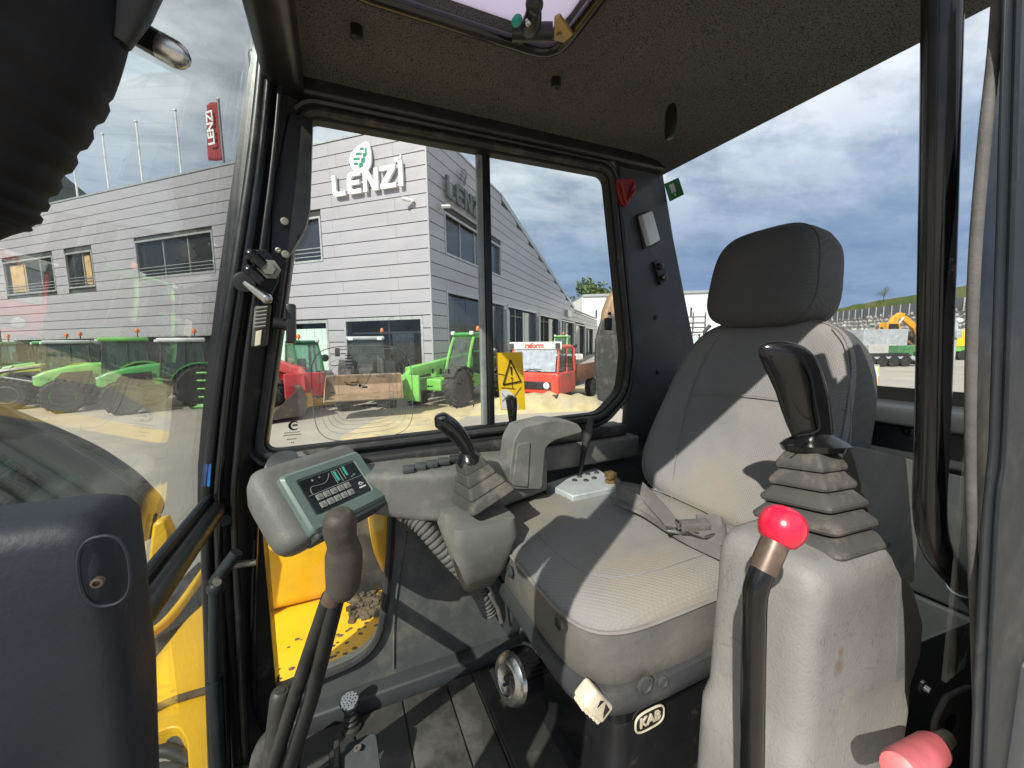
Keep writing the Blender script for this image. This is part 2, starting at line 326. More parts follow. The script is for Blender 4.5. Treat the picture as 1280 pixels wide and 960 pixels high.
# milky roof panel
hm = bpy.data.materials.new('hatch_milk'); hm.use_nodes = True; MATS['hatch_milk'] = hm
_b = hm.node_tree.nodes['Principled BSDF']; _o = hm.node_tree.nodes['Material Output']
_tl = hm.node_tree.nodes.new('ShaderNodeBsdfTranslucent'); _tl.inputs[0].default_value = (0.68, 0.64, 0.74, 1)
_tn = hm.node_tree.nodes.new('ShaderNodeTexNoise'); _tn.inputs['Scale'].default_value = 6
_mx = hm.node_tree.nodes.new('ShaderNodeMixShader'); _mx.inputs[0].default_value = 0.75
_b.inputs['Base Color'].default_value = (0.6, 0.58, 0.64, 1); _b.inputs['Roughness'].default_value = 0.3
hm.node_tree.links.new(_b.outputs[0], _mx.inputs[1]); hm.node_tree.links.new(_tl.outputs[0], _mx.inputs[2]); hm.node_tree.links.new(_mx.outputs[0], _o.inputs[0])

# ------------------------------------------------------------------ mesh kit: every maker gives (verts, faces)
def join(*gs):
    vs, fs = [], []
    for g in gs:
        o = len(vs); vs += list(g[0]); fs += [tuple(i + o for i in f) for f in g[1]]
    return vs, fs
def xf(g, M): return [M @ Vector(v) for v in g[0]], g[1]
def box(x0, x1, y0, y1, z0, z1):
    vs = [V(x, y, z) for x in (x0, x1) for y in (y0, y1) for z in (z0, z1)]
    return vs, [(0, 1, 3, 2), (4, 6, 7, 5), (0, 4, 5, 1), (2, 3, 7, 6), (0, 2, 6, 4), (1, 5, 7, 3)]
def rbox(x0, x1, y0, y1, z0, z1, r=0.01, seg=3):
    bm = bmesh.new()
    vs, fs = box(x0, x1, y0, y1, z0, z1)
    bv = [bm.verts.new(v) for v in vs]
    for f in fs: bm.faces.new([bv[i] for i in f])
    bmesh.ops.bevel(bm, geom=list(bm.edges), offset=r, segments=seg, affect='EDGES', profile=0.5)
    bm.verts.index_update()
    g = [v.co.copy() for v in bm.verts], [tuple(v.index for v in f.verts) for f in bm.faces]
    bm.free(); return g
def obox(c, ax, ay, az, hx, hy, hz, r=0.0, seg=2):
    g = rbox(-hx, hx, -hy, hy, -hz, hz, r, seg) if r else box(-hx, hx, -hy, hy, -hz, hz)
    ax, ay, az, c = Vector(ax), Vector(ay), Vector(az), Vector(c)
    return [c + ax * v.x + ay * v.y + az * v.z for v in g[0]], g[1]
def frame_of(d):
    d = Vector(d).normalized()
    a = V(0, 0, 1) if abs(d.z) < 0.9 else V(1, 0, 0)
    x = a.cross(d).normalized(); y = d.cross(x).normalized()
    return x, y, d
def smooth_path(pts, n=6):
    pts = [Vector(p) for p in pts]
    if len(pts) < 3: return pts
    P = [pts[0] * 2 - pts[1]] + pts + [pts[-1] * 2 - pts[-2]]
    o = []
    for i in range(1, len(P) - 2):
        for k in range(n):
            t = k / n; a, b, c, d = P[i - 1], P[i], P[i + 1], P[i + 2]
            o.append(0.5 * ((2 * b) + (c - a) * t + (2 * a - 5 * b + 4 * c - d) * t * t + (3 * b - a - 3 * c + d) * t ** 3))
    o.append(pts[-1]); return o
def loft(loops, c0=True, c1=True, closed=True):
    vs, fs = [], []
    n = len(loops[0])
    for l in loops: vs += [Vector(p) for p in l]
    for i in range(len(loops) - 1):
        for j in range(n if closed else n - 1):
            k = (j + 1) % n
            fs.append((i * n + j, i * n + k, (i + 1) * n + k, (i + 1) * n + j))
    if c0: fs.append(tuple(range(n - 1, -1, -1)))
    if c1: fs.append(tuple((len(loops) - 1) * n + j for j in range(n)))
    return vs, fs
def tube(pts, r, n=10, sq=1.0, smooth=0):
    pts = smooth_path(pts, smooth) if smooth else [Vector(p) for p in pts]
    m = len(pts)
    if isinstance(r, (list, tuple)):
        rr = [r[min(len(r) - 1, int(i * (len(r) - 1) / (m - 1)))] + (r[min(len(r) - 1, int(i * (len(r) - 1) / (m - 1)) + 1)] - r[min(len(r) - 1, int(i * (len(r) - 1) / (m - 1)))]) * ((i * (len(r) - 1) / (m - 1)) % 1) for i in range(m)]
    else: rr = [r] * m
    T = [(pts[min(i + 1, m - 1)] - pts[max(i - 1, 0)]).normalized() for i in range(m)]
    x, y, _ = frame_of(T[0]); loops = []
    for i in range(m):
        x = (x - T[i] * x.dot(T[i])).normalized(); y = T[i].cross(x)
        loops.append([pts[i] + (x * math.cos(a) + y * math.sin(a) * sq) * rr[i] for a in (2 * math.pi * k / n for k in range(n))])
    return loft(loops)
def lathe(o, d, prof, n=20):
    x, y, d = frame_of(d); o = Vector(o)
    return loft([[o + d * h + (x * math.cos(a) + y * math.sin(a)) * max(r, 1e-5) for a in (2 * math.pi * k / n for k in range(n))] for r, h in prof])
def ball(c, r, n=16, m=10, s=(1, 1, 1)):
    c = Vector(c)
    return loft([[c + V(s[0] * r * math.sin(t) * math.cos(a), s[1] * r * math.sin(t) * math.sin(a), s[2] * r * math.cos(t)) for a in (2 * math.pi * k / n for k in range(n))] for t in (max(0.02, min(math.pi - 0.02, math.pi * j / m)) for j in range(m, -1, -1))])
def prism(poly, thick):
    """poly: 3D points in one plane; pushed along the vector thick"""
    t = Vector(thick); p = [Vector(q) for q in poly]
    return loft([p, [q + t for q in p]])
def ring(outer, inner, thick):
    n = len(outer); t = Vector(thick)
    vs = [Vector(p) for p in outer] + [Vector(p) for p in inner] + [Vector(p) + t for p in outer] + [Vector(p) + t for p in inner]
    fs = []
    for i in range(n):
        j = (i + 1) % n
        fs += [(i, j, n + j, n + i), (2 * n + j, 2 * n + i, 3 * n + i, 3 * n + j), (j, i, 2 * n + i, 2 * n + j), (n + i, n + j, 3 * n + j, 3 * n + i)]
    return vs, fs
def round_poly(P, rad, seg=6):
    """2D/3D polygon with its corners rounded (rad may be a list)"""
    P = [Vector(p) for p in P]; n = len(P); o = []
    for i in range(n):
        r = rad[i] if isinstance(rad, (list, tuple)) else rad
        a, b, c = P[i - 1], P[i], P[(i + 1) % n]
        u = (a - b).normalized(); v = (c - b).normalized()
        r_ = min(r, (a - b).length * 0.49, (c - b).length * 0.49)
        for k in range(seg + 1):
            t = k / seg
            o.append((b + u * r_) * (1 - t) ** 2 + b * 2 * t * (1 - t) + (b + v * r_) * t * t)
    return o
def sup(a, b, n=5.0, k=36):
    o = []
    for i in range(k):
        t = 2 * math.pi * (i + 0.5) / k
        c, s = math.cos(t), math.sin(t)
        o.append((a * math.copysign(abs(c) ** (2 / n), c), b * math.copysign(abs(s) ** (2 / n), s)))
    return o

def mk(name, g, m, parent=None, smooth=True, bevel=0.0, sub=0, ang=38, label=None, seg=2):
    me = bpy.data.meshes.new(name)
    me.from_pydata([tuple(v) for v in g[0]], [], g[1])
    bm = bmesh.new(); bm.from_mesh(me)
    bmesh.ops.remove_doubles(bm, verts=bm.verts, dist=1e-6)
    bmesh.ops.recalc_face_normals(bm, faces=bm.faces)
    bm.to_mesh(me); bm.free()
    ms = m if isinstance(m, (list, tuple)) else [m]
    for q in ms: me.materials.append(MATS[q])
    if smooth:
        me.shade_smooth(); me.set_sharp_from_angle(angle=R(ang))
    o = bpy.data.objects.new(name, me)
    COL.objects.link(o)
    if parent is not None:
        o.parent = parent
        if parent.type == 'EMPTY' : o.location = -parent.location
    if bevel:
        md = o.modifiers.new('bevel', 'BEVEL'); md.width = bevel; md.segments = seg; md.limit_method = 'ANGLE'; md.angle_limit = R(35)
        me.shade_flat() if not smooth else None
    if sub:
        md = o.modifiers.new('subdivision', 'SUBSURF'); md.levels = sub; md.render_levels = sub
    if label: o['label'] = label
    return o
def thing(name, label, cat, loc=(0, 0, 0), group=None):
    o = bpy.data.objects.new(name, None); o.empty_display_size = 0.1
    COL.objects.link(o); o.location = loc
    o['label'] = label; o['category'] = cat
    if group: o['group'] = group
    return o
def tag(o, label, cat, group=None):
    o['label'] = label; o['category'] = cat
    if group: o['group'] = group
    return o
def struct(o, kind='structure'): o['kind'] = kind; return o
def copy_tree(o, parent=None):
    c = o.copy(); COL.objects.link(c)
    if parent: c.parent = parent; c.matrix_parent_inverse = o.matrix_parent_inverse
    for ch in list(o.children): copy_tree(ch, c)
    return c
def text_geo(s, size, depth, O, ex, ey, mirror=False, bold=0.0, align='CENTER'):
    cu = bpy.data.curves.new('lettering', 'FONT'); cu.body = s; cu.size = size; cu.align_x = align; cu.align_y = 'CENTER'
    cu.extrude = depth / 2; cu.resolution_u = 3; cu.offset = bold
    ob = bpy.data.objects.new('lettering', cu); COL.objects.link(ob)
    dg = bpy.context.evaluated_depsgraph_get()
    me = bpy.data.meshes.new_from_object(ob.evaluated_get(dg))
    ex, ey, O = Vector(ex), Vector(ey), Vector(O); ez = ex.cross(ey)
    k = -1 if mirror else 1
    g = [O + ex * (v.co.x * k) + ey * v.co.y + ez * v.co.z for v in me.vertices], [tuple(p.vertices) for p in me.polygons]
    bpy.data.objects.remove(ob); bpy.data.curves.remove(cu); bpy.data.meshes.remove(me)
    return g

# ================================================================== the cab
WY = 1.05
CAB = thing('excavator', 'yellow digger whose black framed glazed cab surrounds the grey seat', 'excavator', (0.45, 0.6, 1.2))
def yz(pts, Y): return [onY(u, v, Y) for u, v in pts]
# --- floor, lower right wall with its small window
mk('floor_plate', box(-0.30, 1.30, 0.10, 1.10, 1.12, 1.19), 'dirty_steel', CAB, smooth=False)
hole = round_poly([onY(490, 600, WY), onY(487, 690, WY), onY(474, 812, WY), onY(340, 868, WY)], [0.001, 0.05, 0.09, 0.03], 7)
hole = [V(p.x, 0, p.z) for p in hole]
wall = [V(-0.19, 0, 1.235), V(1.24, 0, 1.235), V(1.24, 0, 1.86), V(hole[0].x, 0, 1.86)] + hole[1:]
mk('lower_wall', prism([p + V(0, 1.045, 0) for p in wall], (0, 0.035, 0)), 'panel_grey', CAB, bevel=0.006)
mk('kick_strip', rbox(-0.2, 1.2, 1.0, 1.06, 1.185, 1.236, 0.008), 'plastic_dark', CAB)
gk = [p + V(0, 1.040, 0) for p in hole[4:]]
mk('window_gasket', tube(gk, 0.011, 8), 'rubber', CAB)
mk('lower_side_glass', prism([V(-0.2, 1.066, 1.27), V(0.15, 1.066, 1.27), V(0.16, 1.066, 1.86), V(-0.2, 1.066, 1.86)], (0, 0.004, 0)), 'glass_side', CAB, smooth=False)
crease = [onY(u, v, 1.044) for u, v in ((492, 835), (494, 760), (508, 665))]
mk('wall_crease', tube(crease, 0.004, 6, smooth=4), 'panel_grey', CAB)
# --- right window
win = [onY(u, v, WY) for u, v in ((388, 155), (752, 222), (774, 440), (769, 487), (744, 515), (333, 562))]
wi = round_poly(win, [0.02, 0.03, 0.02, 0.03, 0.03, 0.03], 5)
cx_ = sum(p.x for p in win) / 6; cz_ = sum(p.z for p in win) / 6
def grow(ps, d, dy=0.0):
    o = []
    n = len(ps)
    for i in range(n):
        a, b = ps[i - 1], ps[(i + 1) % n]
        t = (b - a).normalized(); nn = V(t.z, 0, -t.x)
        if nn.dot(ps[i] - V(cx_, ps[i].y, cz_)) < 0: nn = -nn
        o.append(ps[i] + nn * d + V(0, dy, 0))
    return o
mk('window_frame', ring(grow(wi, 0.034, -0.03), grow(wi, -0.001, -0.03), (0, 0.036, 0)), 'frame_black', CAB, bevel=0.004)
mk('window_seal', tube(grow(wi, 0.012, -0.034) + [grow(wi, 0.012, -0.034)[0]], 0.009, 8), 'rubber', CAB)
mk('window_channel', tube(grow(wi, 0.036, -0.03) + [grow(wi, 0.036, -0.03)[0]], 0.007, 6), 'black_metal', CAB)
DX = 0.388
mk('front_pane', prism([V(win[0].x - .01, 1.052, win[0].z + .01), V(DX + .012, 1.052, win[1].z + .01), V(DX + .012, 1.052, 1.89), V(win[5].x - .01, 1.052, 1.89)], (0, 0.004, 0)), 'glass_side', CAB, smooth=False)
mk('rear_pane', prism([V(DX - .01, 1.064, win[1].z + .01), V(win[1].x + .01, 1.064, win[1].z + .01), V(win[2].x + .01, 1.064, win[3].z), V(win[4].x, 1.064, 1.89), V(DX - .01, 1.064, 1.89)], (0, 0.004, 0)), 'glass_side', CAB, smooth=False)
mk('pane_divider', join(rbox(DX + 0.002, DX + 0.022, 1.045, 1.075, 1.9, 2.66, 0.003)), 'black_metal', CAB)
mk('pane_edge_strip', rbox(DX - 0.016, DX + 0.000, 1.046, 1.062, 1.9, 2.655, 0.003), 'strip_silver', CAB)
mk('window_sill', rbox(-0.18, 0.86, 1.0, 1.075, 1.835, 1.872, 0.01), 'rubber', CAB)
mk('sill_trim', rbox(0.0, 0.9, 0.985, 1.06, 1.76, 1.834, 0.012), 'plastic_grey', CAB)
mk('window_header', rbox(-0.13, 1.0, 1.0, 1.09, 2.682, 2.75, 0.01), 'black_metal', CAB)
mk('sash_latch', join(rbox(*(lambda p: (p.x - .012, p.x + .012, 1.03, 1.045, p.z - .02, p.z + .02))(onY(762, 405, 1.03)), 0.004), ball(onY(762, 392, 1.03), 0.006)), 'black_metal', CAB)
# --- right front pillar, raked above the sill
pf0, pf1 = onY(256, 600, 1.03), onY(340, -30, 1.03)
pr0, pr1 = onY(330, 575, 1.03), onY(392, 120, 1.03)
def psec(z):
    t = (z - pf0.z) / (pf1.z - pf0.z); xf_ = pf0.x + (pf1.x - pf0.x) * max(t, 0) ** 1.15
    t2 = (z - pr0.z) / (pr1.z - pr0.z); xr_ = pr0.x + (pr1.x - pr0.x) * max(t2, 0)
    if z < pf0.z: xf_ = pf0.x - 0.004
    if z < pr0.z: xr_ = pr0.x - 0.016
    return xf_, xr_
loops = []
for z in [1.19, 1.5, 1.8, 1.9, 2.0, 2.15, 2.3, 2.45, 2.6, 2.755]:
    a, b = psec(z); a2, b2 = a - 0.006, b + 0.0
    loops.append([V(a2, 1.0, z), V(a2 + 0.035, 0.985, z), V(b2 - 0.02, 1.02, z), V(b2, 1.035, z), V(b2, 1.09, z), V(a2, 1.09, z)])
mk('front_pillar', loft(loops), 'black_metal', CAB, ang=25)
for k, (du, rr, mm, yy) in enumerate(((0, 0.0105, 'black_metal', 0.985), (14, 0.008, 'black_gloss', 0.978), (34, 0.007, 'black_metal', 0.985))):
    pts = [onY(u + du * (1 - 0.35 * (600 - v) / 600), v, yy) for u, v in ((334, -40), (330, 60), (317, 190), (298, 320), (277, 450), (264, 560), (258, 640), (262, 800), (268, 980))]
    mk('pillar_seal', tube(pts, rr, 10, smooth=5), mm, CAB)
mk('pillar_trim_strip', tube([onY(u, v, 1.0) for u, v in ((322, 640), (318, 720), (317, 840), (322, 890), (336, 922))], [0.006, 0.012, 0.012, 0.010, 0.006], 8, sq=0.5, smooth=5), 'black_gloss', CAB)
# --- front glass and its cross bar
g0, g1 = onY(262, 620, 0.99), onY(336, -40, 0.99)
mk('windscreen', prism([V(g0.x, 0.99, g0.z), V(g1.x, 0.99, g1.z), V(g1.x, 0.20, g1.z), V(g0.x, 0.20, g0.z)], (-0.005, 0, 0)), 'glass_wind', CAB, smooth=False)
mk('lower_front_glass', prism([V(-0.275, 0.99, 1.80), V(-0.275, 0.2, 1.80), V(-0.275, 0.2, 1.2), V(-0.275, 0.99, 1.2)], (-0.005, 0, 0)), 'glass_wind', CAB, smooth=False)
mk('cross_bar', tube([V(-0.25, 0.22, 1.807), V(-0.25, 1.0, 1.807)], 0.019, 14), 'black_metal', CAB)
mk('cross_bar_rail', tube([V(-0.262, 0.22, 1.832), V(-0.262, 1.0, 1.832)], 0.008, 8), 'frame_grey_blue', CAB)
mk('gas_strut', join(tube([onY(296, 690, .93), onY(268, 728, .93)], 0.012, 10), ball(onY(270, 735, .93), 0.016), tube([onY(269, 735, .93), onY(268, 850, .95)], 0.011, 10), tube([onY(268, 850, .95), onY(274, 975, .95)], 0.013, 10)), 'frame_grey_blue', CAB)
mk('strut_bolt', lathe(onY(272, 726, .905), (0.2, -1, 0.2), [(0, 0.012), (0.007, 0.012), (0.008, 0), (0, 0)], 12), 'zinc', CAB)
mk('stop_peg', tube([onY(293, 706, .94), onY(320, 703, .94)], [0.008, 0.011, 0.006], 10), 'zinc', CAB)
# left front pillar (beside the photographer) and door header
mk('left_front_pillar', loft([[V(x, y, z) for x, y in ((xx - .03, .12), (xx + .03, .12), (xx + .03, .19), (xx - .03, .19))] for z, xx in ((1.19, -.30), (1.85, -.30), (2.76, -.155))]), 'black_metal', CAB)
mk('door_header', rbox(-0.2, 1.05, 0.16, 0.20, 2.69, 2.76, 0.01), 'black_metal', CAB)
mk('front_header', rbox(-0.105, -0.030, 0.17, 1.06, 2.672, 2.755, 0.02), 'black_metal', CAB)
# --- roof: lining with a hatch opening
ho = [V(0.03, 0.27, 0), V(0.43, 0.27, 0), V(0.43, 0.735, 0), V(0.03, 0.735, 0)]
out_ = [V(-0.06, 0.17, 0), V(1.012, 0.17, 0), V(1.012, 1.07, 0), V(-0.06, 1.07, 0)]
hi_ = round_poly(ho, 0.06, 5); oo_ = round_poly(out_, 0.01, 5)
def lerp(a, b, t): return a + (b - a) * t
rl = []
for t, z in ((0, 2.715), (0.0, 2.722), (0.35, 2.728), (0.7, 2.722), (0.9, 2.708), (1.0, 2.684)):
    rl.append([V(*(lerp(a, b, t)).xy, z + (0.015 if k == 0 else 0)) for k, (a, b) in [(1, q) for q in zip(hi_, oo_)]])
rl[0] = [V(p.x, p.y, 2.752) for p in hi_]
mk('roof_lining', loft(rl, False, False), 'headliner', CAB, ang=60)
mk('roof_shell', ring([V(p.x, p.y, 2.762) for p in round_poly([V(-.09, .158, 0), V(1.1, .158, 0), V(1.1, 1.12, 0), V(-.09, 1.12, 0)], .04, 5)], [V(p.x, p.y, 2.762) for p in round_poly([V(.01, .25, 0), V(.45, .25, 0), V(.45, .755, 0), V(.01, .755, 0)], .06, 5)], (0, 0, 0.06)), 'black_metal', CAB, smooth=False)
mk('hatch_panel', prism([V(p.x, p.y, 2.748) for p in round_poly([V(.02, .26, 0), V(.44, .26, 0), V(.44, .745, 0), V(.02, .745, 0)], .06, 5)], (0, 0, 0.004)), 'hatch_milk', CAB)
hp = round_poly([V(p.x, p.y, 2.712) for p in ho], 0.055, 5)
mk('hatch_frame', tube(hp + [hp[0]], 0.012, 12), 'black_gloss', CAB)
hl = onZ(662, 22, 2.70)
mk('hatch_latch', join(tube([onZ(650, 44, 2.705), onZ(664, 30, 2.70), onZ(668, 6, 2.70)], [0.014, 0.017, 0.012], 12, smooth=4), ball(onZ(668, 5, 2.70), 0.015), tube([onZ(640, 40, 2.70), onZ(690, 40, 2.70)], 0.015, 10)), 'black_metal', CAB)
mk('latch_button', ball(onZ(646, 26, 2.688), 0.0085, s=(1, 1.5, 0.8)), 'teal_plastic', CAB)
mk('latch_pin', ball(onZ(660, 28, 2.684), 0.0055), 'chrome', CAB)
bp = [onZ(u, v, 2.697) for u, v in ((693, 26), (700, 22), (716, 44), (704, 54), (692, 50))]
mk('hatch_bracket', prism(bp, (0, 0, 0.008)), 'brass', CAB, bevel=0.001)
mk('bracket_screw', lathe(onZ(699, 44, 2.696), (0, 0, -1), [(0.005, 0), (0.005, 0.002), (0, 0.003)], 8), 'zinc', CAB)
for u, v in ((446, 42), (695, 105)):
    p = onZ(u, v, 2.715)
    mk('lining_plug', lathe(p, (0, 0, -1), [(0.011, -0.02), (0.011, 0.008), (0.006, 0.012), (0, 0.013)], 12), 'black_metal', CAB)
hk = onZ(839, 138, 2.70)
mk('coat_hook', tube([hk + V(0, 0, .012), hk, hk - V(0, 0, .03), hk - V(.004, 0, .062), hk - V(.012, 0, .068)], [0.010, 0.016, 0.018, .013, 0.004], 10, sq=0.6), 'black_metal', CAB)
mk('corner_clip', rbox(*(lambda p: (p.x - .012, p.x + .012, .99, 1.01, p.z - .035, p.z + .035))(onY(378, 60, 1.0)), .004), 'black_metal', CAB)
# --- right rear pillar
rp = [onY(u, v, 1.055) for u, v in ((762, 205), (822, 214), (836, 300), (862, 430))]
rpp = [V(0.83, 0, 2.70), V(rp[1].x, 0, 2.70), V(rp[1].x + .01, 0, rp[1].z - 0.04), V(rp[2].x, 0, rp[2].z), V(1.185, 0, 2.13), V(1.24, 0, 1.80), V(0.87, 0, 1.80), V(0.878, 0, 1.93)]
mk('rear_pillar', prism([V(p.x, 1.032, p.z) for p in rpp], (0, 0.02, 0)), 'plastic_dark', CAB, bevel=0.006)
for u, v in ((820, 397), (822, 465)):
    mk('pillar_plug', lathe(onY(u, v, 1.032), (0, -1, 0), [(0.009, 0), (0.008, 0.004), (0, 0.006)], 12), 'print_black', CAB)
LP = [onY(u, v, 1.0) for u, v in ((803, 268), (816, 263), (826, 300), (813, 307))]
mk('cab_lamp_base', prism([onY(u, v, 1.02) for u, v in ((797, 268), (812, 263), (824, 304), (806, 311))], (0, 0.03, 0)), 'black_metal', CAB, bevel=0.003)
mk('cab_lamp_lens', prism(LP, (0, 0.022, 0)), 'lens_white', CAB, bevel=0.004)
mk('pillar_catch', join(prism([onY(u, v, 1.02) for u, v in ((818, 327), (829, 325), (835, 352), (826, 356))], (0, 0.025, 0)), ball(onY(825, 333, 1.015), 0.012), ball(onY(830, 347, 1.012), 0.010)), 'black_metal', CAB, bevel=0.002)
mk('catch_screw', ball(onY(829, 347, 1.005), 0.0055), 'zinc', CAB)
# --- rear glass and the panels below it
q0, q1 = V(1.225, 0, 2.015), V(1.012, 0, 2.69)
rg = round_poly([V(q1.x, 0.16, q1.z), V(q1.x, 1.042, q1.z), V(q0.x, 1.042, q0.z), V(q0.x, 0.16, q0.z)], [0.02, 0.07, 0.02, 0.02], 6)
mk('rear_glass', prism(rg, (0.005, 0, 0)), 'glass_rear', CAB, smooth=False)
mk('rear_glass_band', prism([V(q0.x - .004, 0.14, q0.z - .02), V(q0.x - .004, 1.05, q0.z - .02), V(q0.x - .009, 1.05, q0.z + .012), V(q0.x - .009, .14, q0.z + .012)], (0.003, 0, 0)), 'print_black', CAB, smooth=False)
mk('rear_shelf', rbox(1.10, 1.235, 0.13, 1.045, 1.955, 1.995, 0.008), 'plastic_dark', CAB)
mk('rear_panel', rbox(1.17, 1.25, 0.13, 1.045, 1.865, 1.945, 0.008), 'plastic_dark', CAB)
mk('rear_panel', rbox(1.185, 1.25, 0.13, 1.045, 1.56, 1.858, 0.008), 'plastic_dark', CAB)
mk('rear_panel', rbox(1.19, 1.25, 0.13, 1.045, 1.19, 1.552, 0.008), 'plastic_dark', CAB)
mk('panel_bolt', lathe(onX(1137, 539, 1.17), (-1, 0, 0), [(0.012, 0), (0.011, 0.006), (0.005, 0.008), (0, 0.006)], 12), 'black_metal', CAB)
mk('left_rear_wall', rbox(0.80, 1.24, 0.15, 0.19, 1.19, 1.72, 0.01), 'plastic_dark', CAB)
mk('left_rear_pillar', loft([[V(1.16 - (z - 1.7) * .16, y, z) for y in (.1, .16)] + [V(1.24 - (z - 1.7) * .16, y, z) for y in (.16, .1)] for z in (1.7, 2.76)]), 'plastic_dark', CAB)
# --- door pillar close to the lens, with its rubber seal
DY = 0.17
edge = ((1252, -60), (1243, 60), (1230, 180), (1218, 330), (1213, 500), (1214, 640), (1219, 780), (1222, 900), (1222, 1000))
sealp = [onY(u, v, DY) for u, v in edge]
mk('door_seal', tube(sealp, 0.0046, 10, smooth=6), 'seal_grey', CAB)
dfs = smooth_path([onY(u + 3, v, DY + .014) for u, v in edge], 4)
mk('door_frame', prism(dfs + [onY(1286, v, DY + .014) for v in (1000, -60)], (0, 0.004, 0)), 'black_metal', CAB)
fpx = ((1260, -60), (1250, 280), (1240, 560), (1230, 660), (1214, 1000))
face = [onY(u, v, DY - .01) for u, v in fpx]
mk('door_pillar', prism(face + [onY(1286, v, DY - .01) for v in (1000, -60)], (0, 0.003, 0)), 'frame_grey_blue', CAB, bevel=0.001)
mk('quarter_glass', prism([V(.66, .185, 1.725), V(1.17, .185, 1.725), V(1.02, .185, 2.69), V(.62, .185, 2.69)], (0, .004, 0)), 'glass_side', CAB, smooth=False)
for du, rr in ((14, 0.0024),):
    mk('pillar_rib', tube([onY(u + du, v, DY - .012) for u, v in fpx], rr, 8, smooth=5), 'frame_grey_blue', CAB)
# --- grab handle
gb = [onY(u, v, 0.215) for u, v in ((1179, -60), (1176, 100), (1171, 320), (1165, 540), (1162, 640), (1172, 688), (1196, 722), (1232, 765))]
mk('grab_handle', tube(gb, 0.0152, 18, smooth=6), 'black_gloss', CAB)
mk('handle_clip', tube([onY(1203, 731, .215), onY(1207, 735, .215)], 0.0168, 16), 'chrome', CAB)
# --- latch parts on the pillar
LT = 0.965
mk('latch_plate', prism([onY(u, v, LT) for u, v in ((318, 312), (334, 310), (350, 334), (347, 352), (338, 372), (322, 376), (312, 350))], (0, 0.02, 0)), 'black_gloss', CAB, bevel=0.003)
mk('latch_fork', join(tube([onY(315, 319, LT - .012), onY(330, 333, LT - .012)], 0.012, 10), tube([onY(313, 339, LT - .012), onY(328, 353, LT - .012)], 0.012, 10), ball(onY(315, 319, LT - .012), .013), ball(onY(313, 339, LT - .012), .013)), 'black_gloss', CAB)
mk('latch_bolt', lathe(onY(337, 337, LT - .002), (0, -1, 0), [(0.021, 0), (0.021, 0.006), (0.013, 0.007), (0.013, 0.017), (0, 0.018)], 6), 'zinc', CAB)
mk('latch_pin', join(tube([onY(306, 353, LT - .02), onY(333, 373, LT - .025)], [0.006, 0.008, 0.011], 12), ball(onY(333, 373, LT - .025), 0.011)), 'chrome', CAB)
mk('latch_eye', lathe(onY(306, 353, LT - .01), (0, -1, 0), [(0.02, 0), (0.02, .008), (.012, .01), (0, .008)], 14), 'black_metal', CAB)
hb = [onY(u, v, LT) for u, v in ((318, 382), (338, 380), (333, 432), (313, 434))]
mk('strap_buckle', prism(hb, (0, 0.02, 0)), 'rubber_grey', CAB, bevel=0.004)
for k in range(6):
    a = lerp(hb[0], hb[3], 0.08 + 0.09 * k); b = lerp(hb[1], hb[2], 0.08 + 0.09 * k)
    mk('buckle_rib', tube([a + V(.004, -.003, 0), b + V(-.004, -.003, 0)], 0.0032, 6), 'plastic_grey', CAB)
mk('buckle_label', prism([lerp(hb[0], hb[3], .62) + V(.008, -.006, 0), lerp(hb[1], hb[2], .62) + V(-.010, -.006, 0), lerp(hb[1], hb[2], .98) + V(-.010, -.006, 0), lerp(hb[0], hb[3], .98) + V(.008, -.006, 0)], (0, 0.006, 0)), 'ivory', CAB, bevel=0.001)
mk('lock_knob', join(tube([onY(342, 403, .97), onY(362, 407, .97)], 0.013, 10), obox(onY(364, 405, .97), (1, 0, 0), (0, 1, 0), (0.06, 0, 1), 0.009, 0.014, 0.042, 0.004)), 'black_metal', CAB)
mk('sash_bracket', prism(round_poly([onY(u, v, 1.004) for u, v in ((362, 140), (391, 148), (387, 262), (381, 286), (354, 332), (338, 345), (340, 240))], .01, 3), (0, .03, 0)), 'black_metal', CAB, bevel=.004)
for u, v, r_ in ((356, 277, .008), (357, 318, .008), (348, 313, .006)):
    mk('pillar_screw', lathe(onY(u, v, .985), (0, -1, 0), [(r_, 0), (r_, .004), (r_ * .5, .005), (0, .004)], 8), 'zinc', CAB)
mk('pillar_screw', lathe(onY(281, 650, .98), (0.3, -1, 0.1), [(.012, 0), (.012, .005), (.006, .006), (0, .003)], 10), 'frame_grey_blue', CAB)
mk('blue_marker', prism([onY(258, 580, .975), onY(264, 580, .975), onY(262, 608, .975), onY(257, 608, .975)], (0, .002, 0)), 'sticker_blue', CAB, smooth=False)
